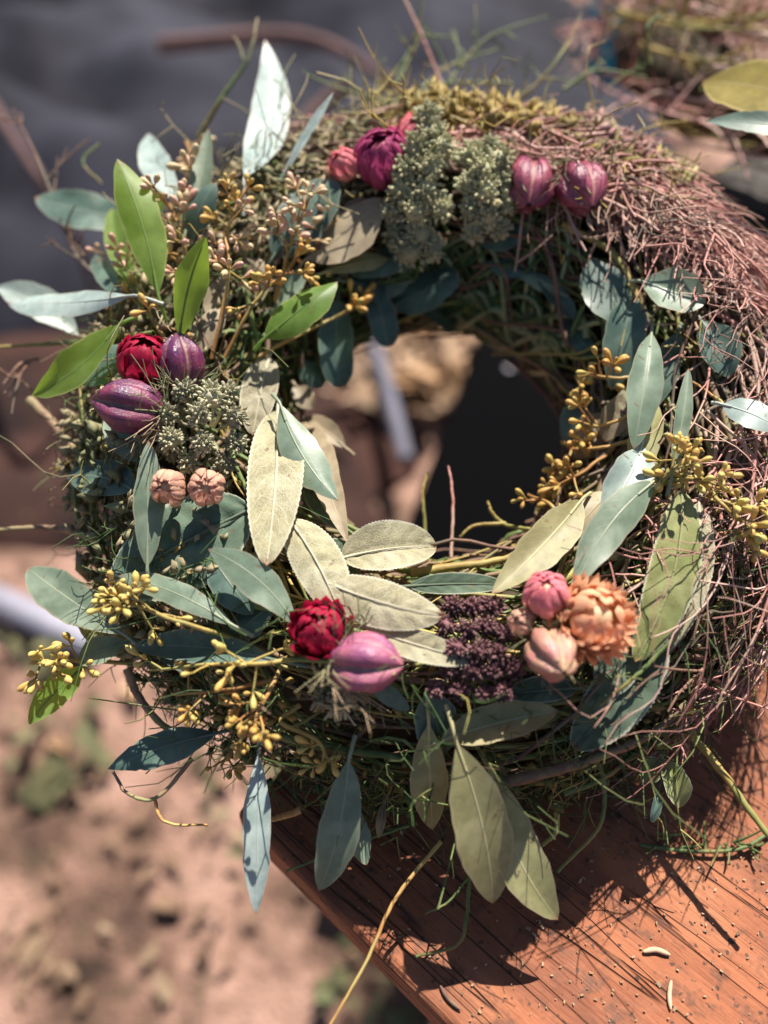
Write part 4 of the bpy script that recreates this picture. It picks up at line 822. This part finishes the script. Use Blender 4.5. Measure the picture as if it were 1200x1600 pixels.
umbel((748, 1018), 68, 19, M_PURPF, 12, 'dark purple brown seed head between the mauve pod and peach bud', 'seed', .6, dk, (1, 1.1), 80, .0024, .24)
umbel((530, 1062 + 20), 26, 5, M_GREYF, 6, 'small grey seed head below the mauve pod', 'nest', 1, None, (1, 1), 60, .003)

# single stalks that stand out, and the black binding wire
for q, r, mt, nm in [
    ([(1065, 1130, 2), (1110, 1185, 10), (1160, 1255, 16), (1215, 1325, 20)], .0019, M_STEMY, 'stalk'),
    ([(935, 1180, 2), (945, 1250, 0), (930, 1300, -4), (870, 1365, -8)], .0012, M_STEMG, 'stalk'),
    ([(690, 1315, 4), (620, 1400, 6), (575, 1500, 6), (515, 1605, 6)], .0009, M_STEMO, 'stalk'),
    ([(735, 1360, 0), (730, 1430, 0), (715, 1475, 0), (650, 1495, 0)], .0009, M_STEMG, 'stalk'), ([(733, 1370, 0), (700, 1410, 0), (670, 1430, 0)], .0006, M_STEMG, 'stalk'),
    ([(640, 1290, 2), (560, 1320, 2), (450, 1365, 2)], .0008, M_STEMG, 'stalk'),
    ([(870, 1270, 0), (868, 1300, 0), (845, 1320, 0)], .0013, M_STEMY, 'stalk'), ([(470, 1265, 2), (440, 1278, 2), (415, 1285, 2)], .0016, M_STEMO, 'stalk'),
    ([(665, 835, 2), (660, 770, 8), (668, 735, 12)], .0010, M_STEMY, 'stalk'), ([(705, 870, 2), (706, 780, 10), (698, 725, 14)], .0008, M_TWIG, 'stalk'),
    ([(830, 828, 4), (790, 818, 6), (770, 800, 8), (765, 785, 9)], .0010, M_STEMY, 'stalk'), ([(790, 818, 6), (740, 820, 6), (720, 835, 5)], .0010, M_STEMY, 'stalk'),
    ([(1015, 100, 25), (1010, 50, 38), (1025, 28, 42), (1035, 32, 42)], .0014, M_STEMG, 'stalk'), ([(800, 130, 10), (700, 130, 16), (640, 170, 12)], .0008, M_STEMG, 'stalk'),
    ([(380, 95, 34), (372, 70, 38), (365, 60, 40)], .0009, M_SEED, 'stalk'), ([(388, 95, 34), (398, 60, 40), (405, 30, 44)], .0009, M_SEED, 'stalk'), ([(155, 225, 12), (130, 255, 10), (160, 290, 8)], .0007, M_STEMG, 'stalk'),
    ([(1130, 632, 14), (1110, 620, 10), (1080, 600, 6)], .0008, M_STEMO, 'stalk'), ([(300, 1185, 3), (245, 1248, 2), (200, 1240, 2), (180, 1205, 2)], .0010, M_VINE, 'stalk'), ([(240, 1245, 2), (258, 1285, 2), (325, 1293, 2)], .0008, M_STEMO, 'stalk'),
    ([(1050, 1000, 16), (1000, 1050, 16), (940, 1100, 14)], .0010, M_STEMG, 'stalk'),
]: vine(q, r, mt, nm)
a = np.linspace(0, 2 * np.pi, 20); wc_ = P(1012, 495, .006); wf = frame(EX * .4 + EY * .9 + EN * .1)
V, F, _ = tube((np.c_[np.cos(a), np.sin(a), a * 0] * .0045) @ wf.T + wc_, .0005, 6); obj('binding_wire', V, F, M_WIRE, wreath)
# curled dry leaves low at the right
for bp, tp, wd, mt in [((1035, 1185), (1062, 1262), 42, M_SAGEG), ((1030, 1190), (1003, 1222), 36, M_SAGEG), ((600, 1255), (592, 1310), 16, M_TAUPE), ((1095, 950), (1080, 985), 30, M_MOSS), ((1030, 1230), (1018, 1285), 16, M_DARK)]:
    leaf(bp, tp, wd, mt, 3, 2, fold=.8, arch=.15, name='curled_leaf', pet=.2)
for o in list(wreath.children_recursive):
    if o.type == 'MESH' and o.data.users == 1: keep_above(o)

# ------------------------------------------------------------------ things lying on the table
for pxs, r, mt, lb in [([(1005, 1487), (1025, 1484), (1047, 1492)], .0011, M_LIT2, 'short curved dry needle on the table, upper of two at lower right'),
                       ([(1049, 1532), (1046, 1555), (1048, 1577)], .0009, M_LIT2, 'straight dry needle standing out near the bottom right corner'),
                       ([(688, 1540), (700, 1560), (720, 1578)], .0008, M_TWIGD, 'dark thin needle in the shadow by the table edge')]:
    V, F, _ = tube(spline([Pz(x, y, .0013) for x, y in pxs], 9), r * np.array([.5, .8, 1, 1, 1, 1, 1, .8, .4]), 6); obj('fallen_needle', V, F, mt, label=lb, cat='needle', group='dry needles on the table')
mb = MB()
for i in range(14):
    p0 = Pz(1190 - i * 12 + rng.uniform(-8, 8), 1318 + 10 * math.sin(i) + rng.uniform(-6, 10), .002); d = nrm(V3(rng.normal(-.6, .6), rng.normal(0, .6), .45)); q = p0 + d * rng.uniform(.006, .016) * np.linspace(0, 1, 6)[:, None] + rv(.002) * np.linspace(0, 1, 6)[:, None] ** 2
    mb.add(*tube(np.maximum(q, [-9, -9, .0012]), np.linspace(.0008, .0004, 6), 5))
mb.add(*tube(spline([Pz(1215, 1290, .004), Pz(1160, 1325, .004), Pz(1080, 1330, .003), Pz(1000, 1320, .003)], 14), .0009, 6))
fs = mb.build('fallen_sprig', M_STEMG, label='small dry green sprig lying on the table at the right edge', cat='sprig')
pt = np.array([Pz(rng.uniform(560, 1200), rng.uniform(1180, 1600), .0008) for _ in range(240)]); loc = (pt - TC) @ np.stack([ed, ep], 1)
pt = pt[loc[:, 1] > .004]
chips('table_crumbs', pt, 0.0005, M_LIT1, .4, 1.6, .3, label='fine dark plant crumbs strewn over the table top', cat='crumbs')
chips('table_dust', pt[:170] + V3(.004, .003, .0), 0.0005, M_LIT2, .4, 1.6, .3, label='fine pale seed husks strewn over the table top', cat='husks')

# ------------------------------------------------------------------ second wreath on the crate
W2 = V3(.315, .36, .145); w2 = empty('twig_wreath', (W2[0], W2[1], .09), label='second wreath of pink twigs behind at the top right', cat='wreath')
def ring2(th, u, h): return W2 + V3((.13 + u) * math.cos(th), (.13 + u) * math.sin(th), h)
torus_core(W2, EX, V3(0, 1, 0), V3(0, 0, 1), .13, .03, .026, 'light_block_core', w2, M_CORE)
for i in range(170):
    t0 = rng.uniform(0, 6.28); dt = rng.uniform(.4, 1.0); ps = rng.uniform(-.4, 3.5); A = rng.uniform(.95, 1.3); t = np.linspace(0, 1, 10)
    pts = np.array([ring2(t0 + dt * k, .045 * A * (1 + .3 * k * k) * math.cos(ps + .4 * k), .04 * A * (1 + .3 * k * k) * math.sin(ps + .4 * k)) for k in t])
    twig_mesh(pts, rng.uniform(.0009, .0018), 7, .6, .05, V3(0, 0, 1.6)).build('twig', (M_TWIGP, M_TWIG, M_TWIGP, M_STEMY)[i % 4], w2)
for bp, tp, wd, mt in [((1300, 175), (1098, 128), 120, M_OLIVEY), ((1290, 215), (1100, 190), 46, M_DARK)]:
    leaf(None, None, wd, mt, pts=(Pz(*bp, .21), Pz(*tp, .205)), parent=w2)
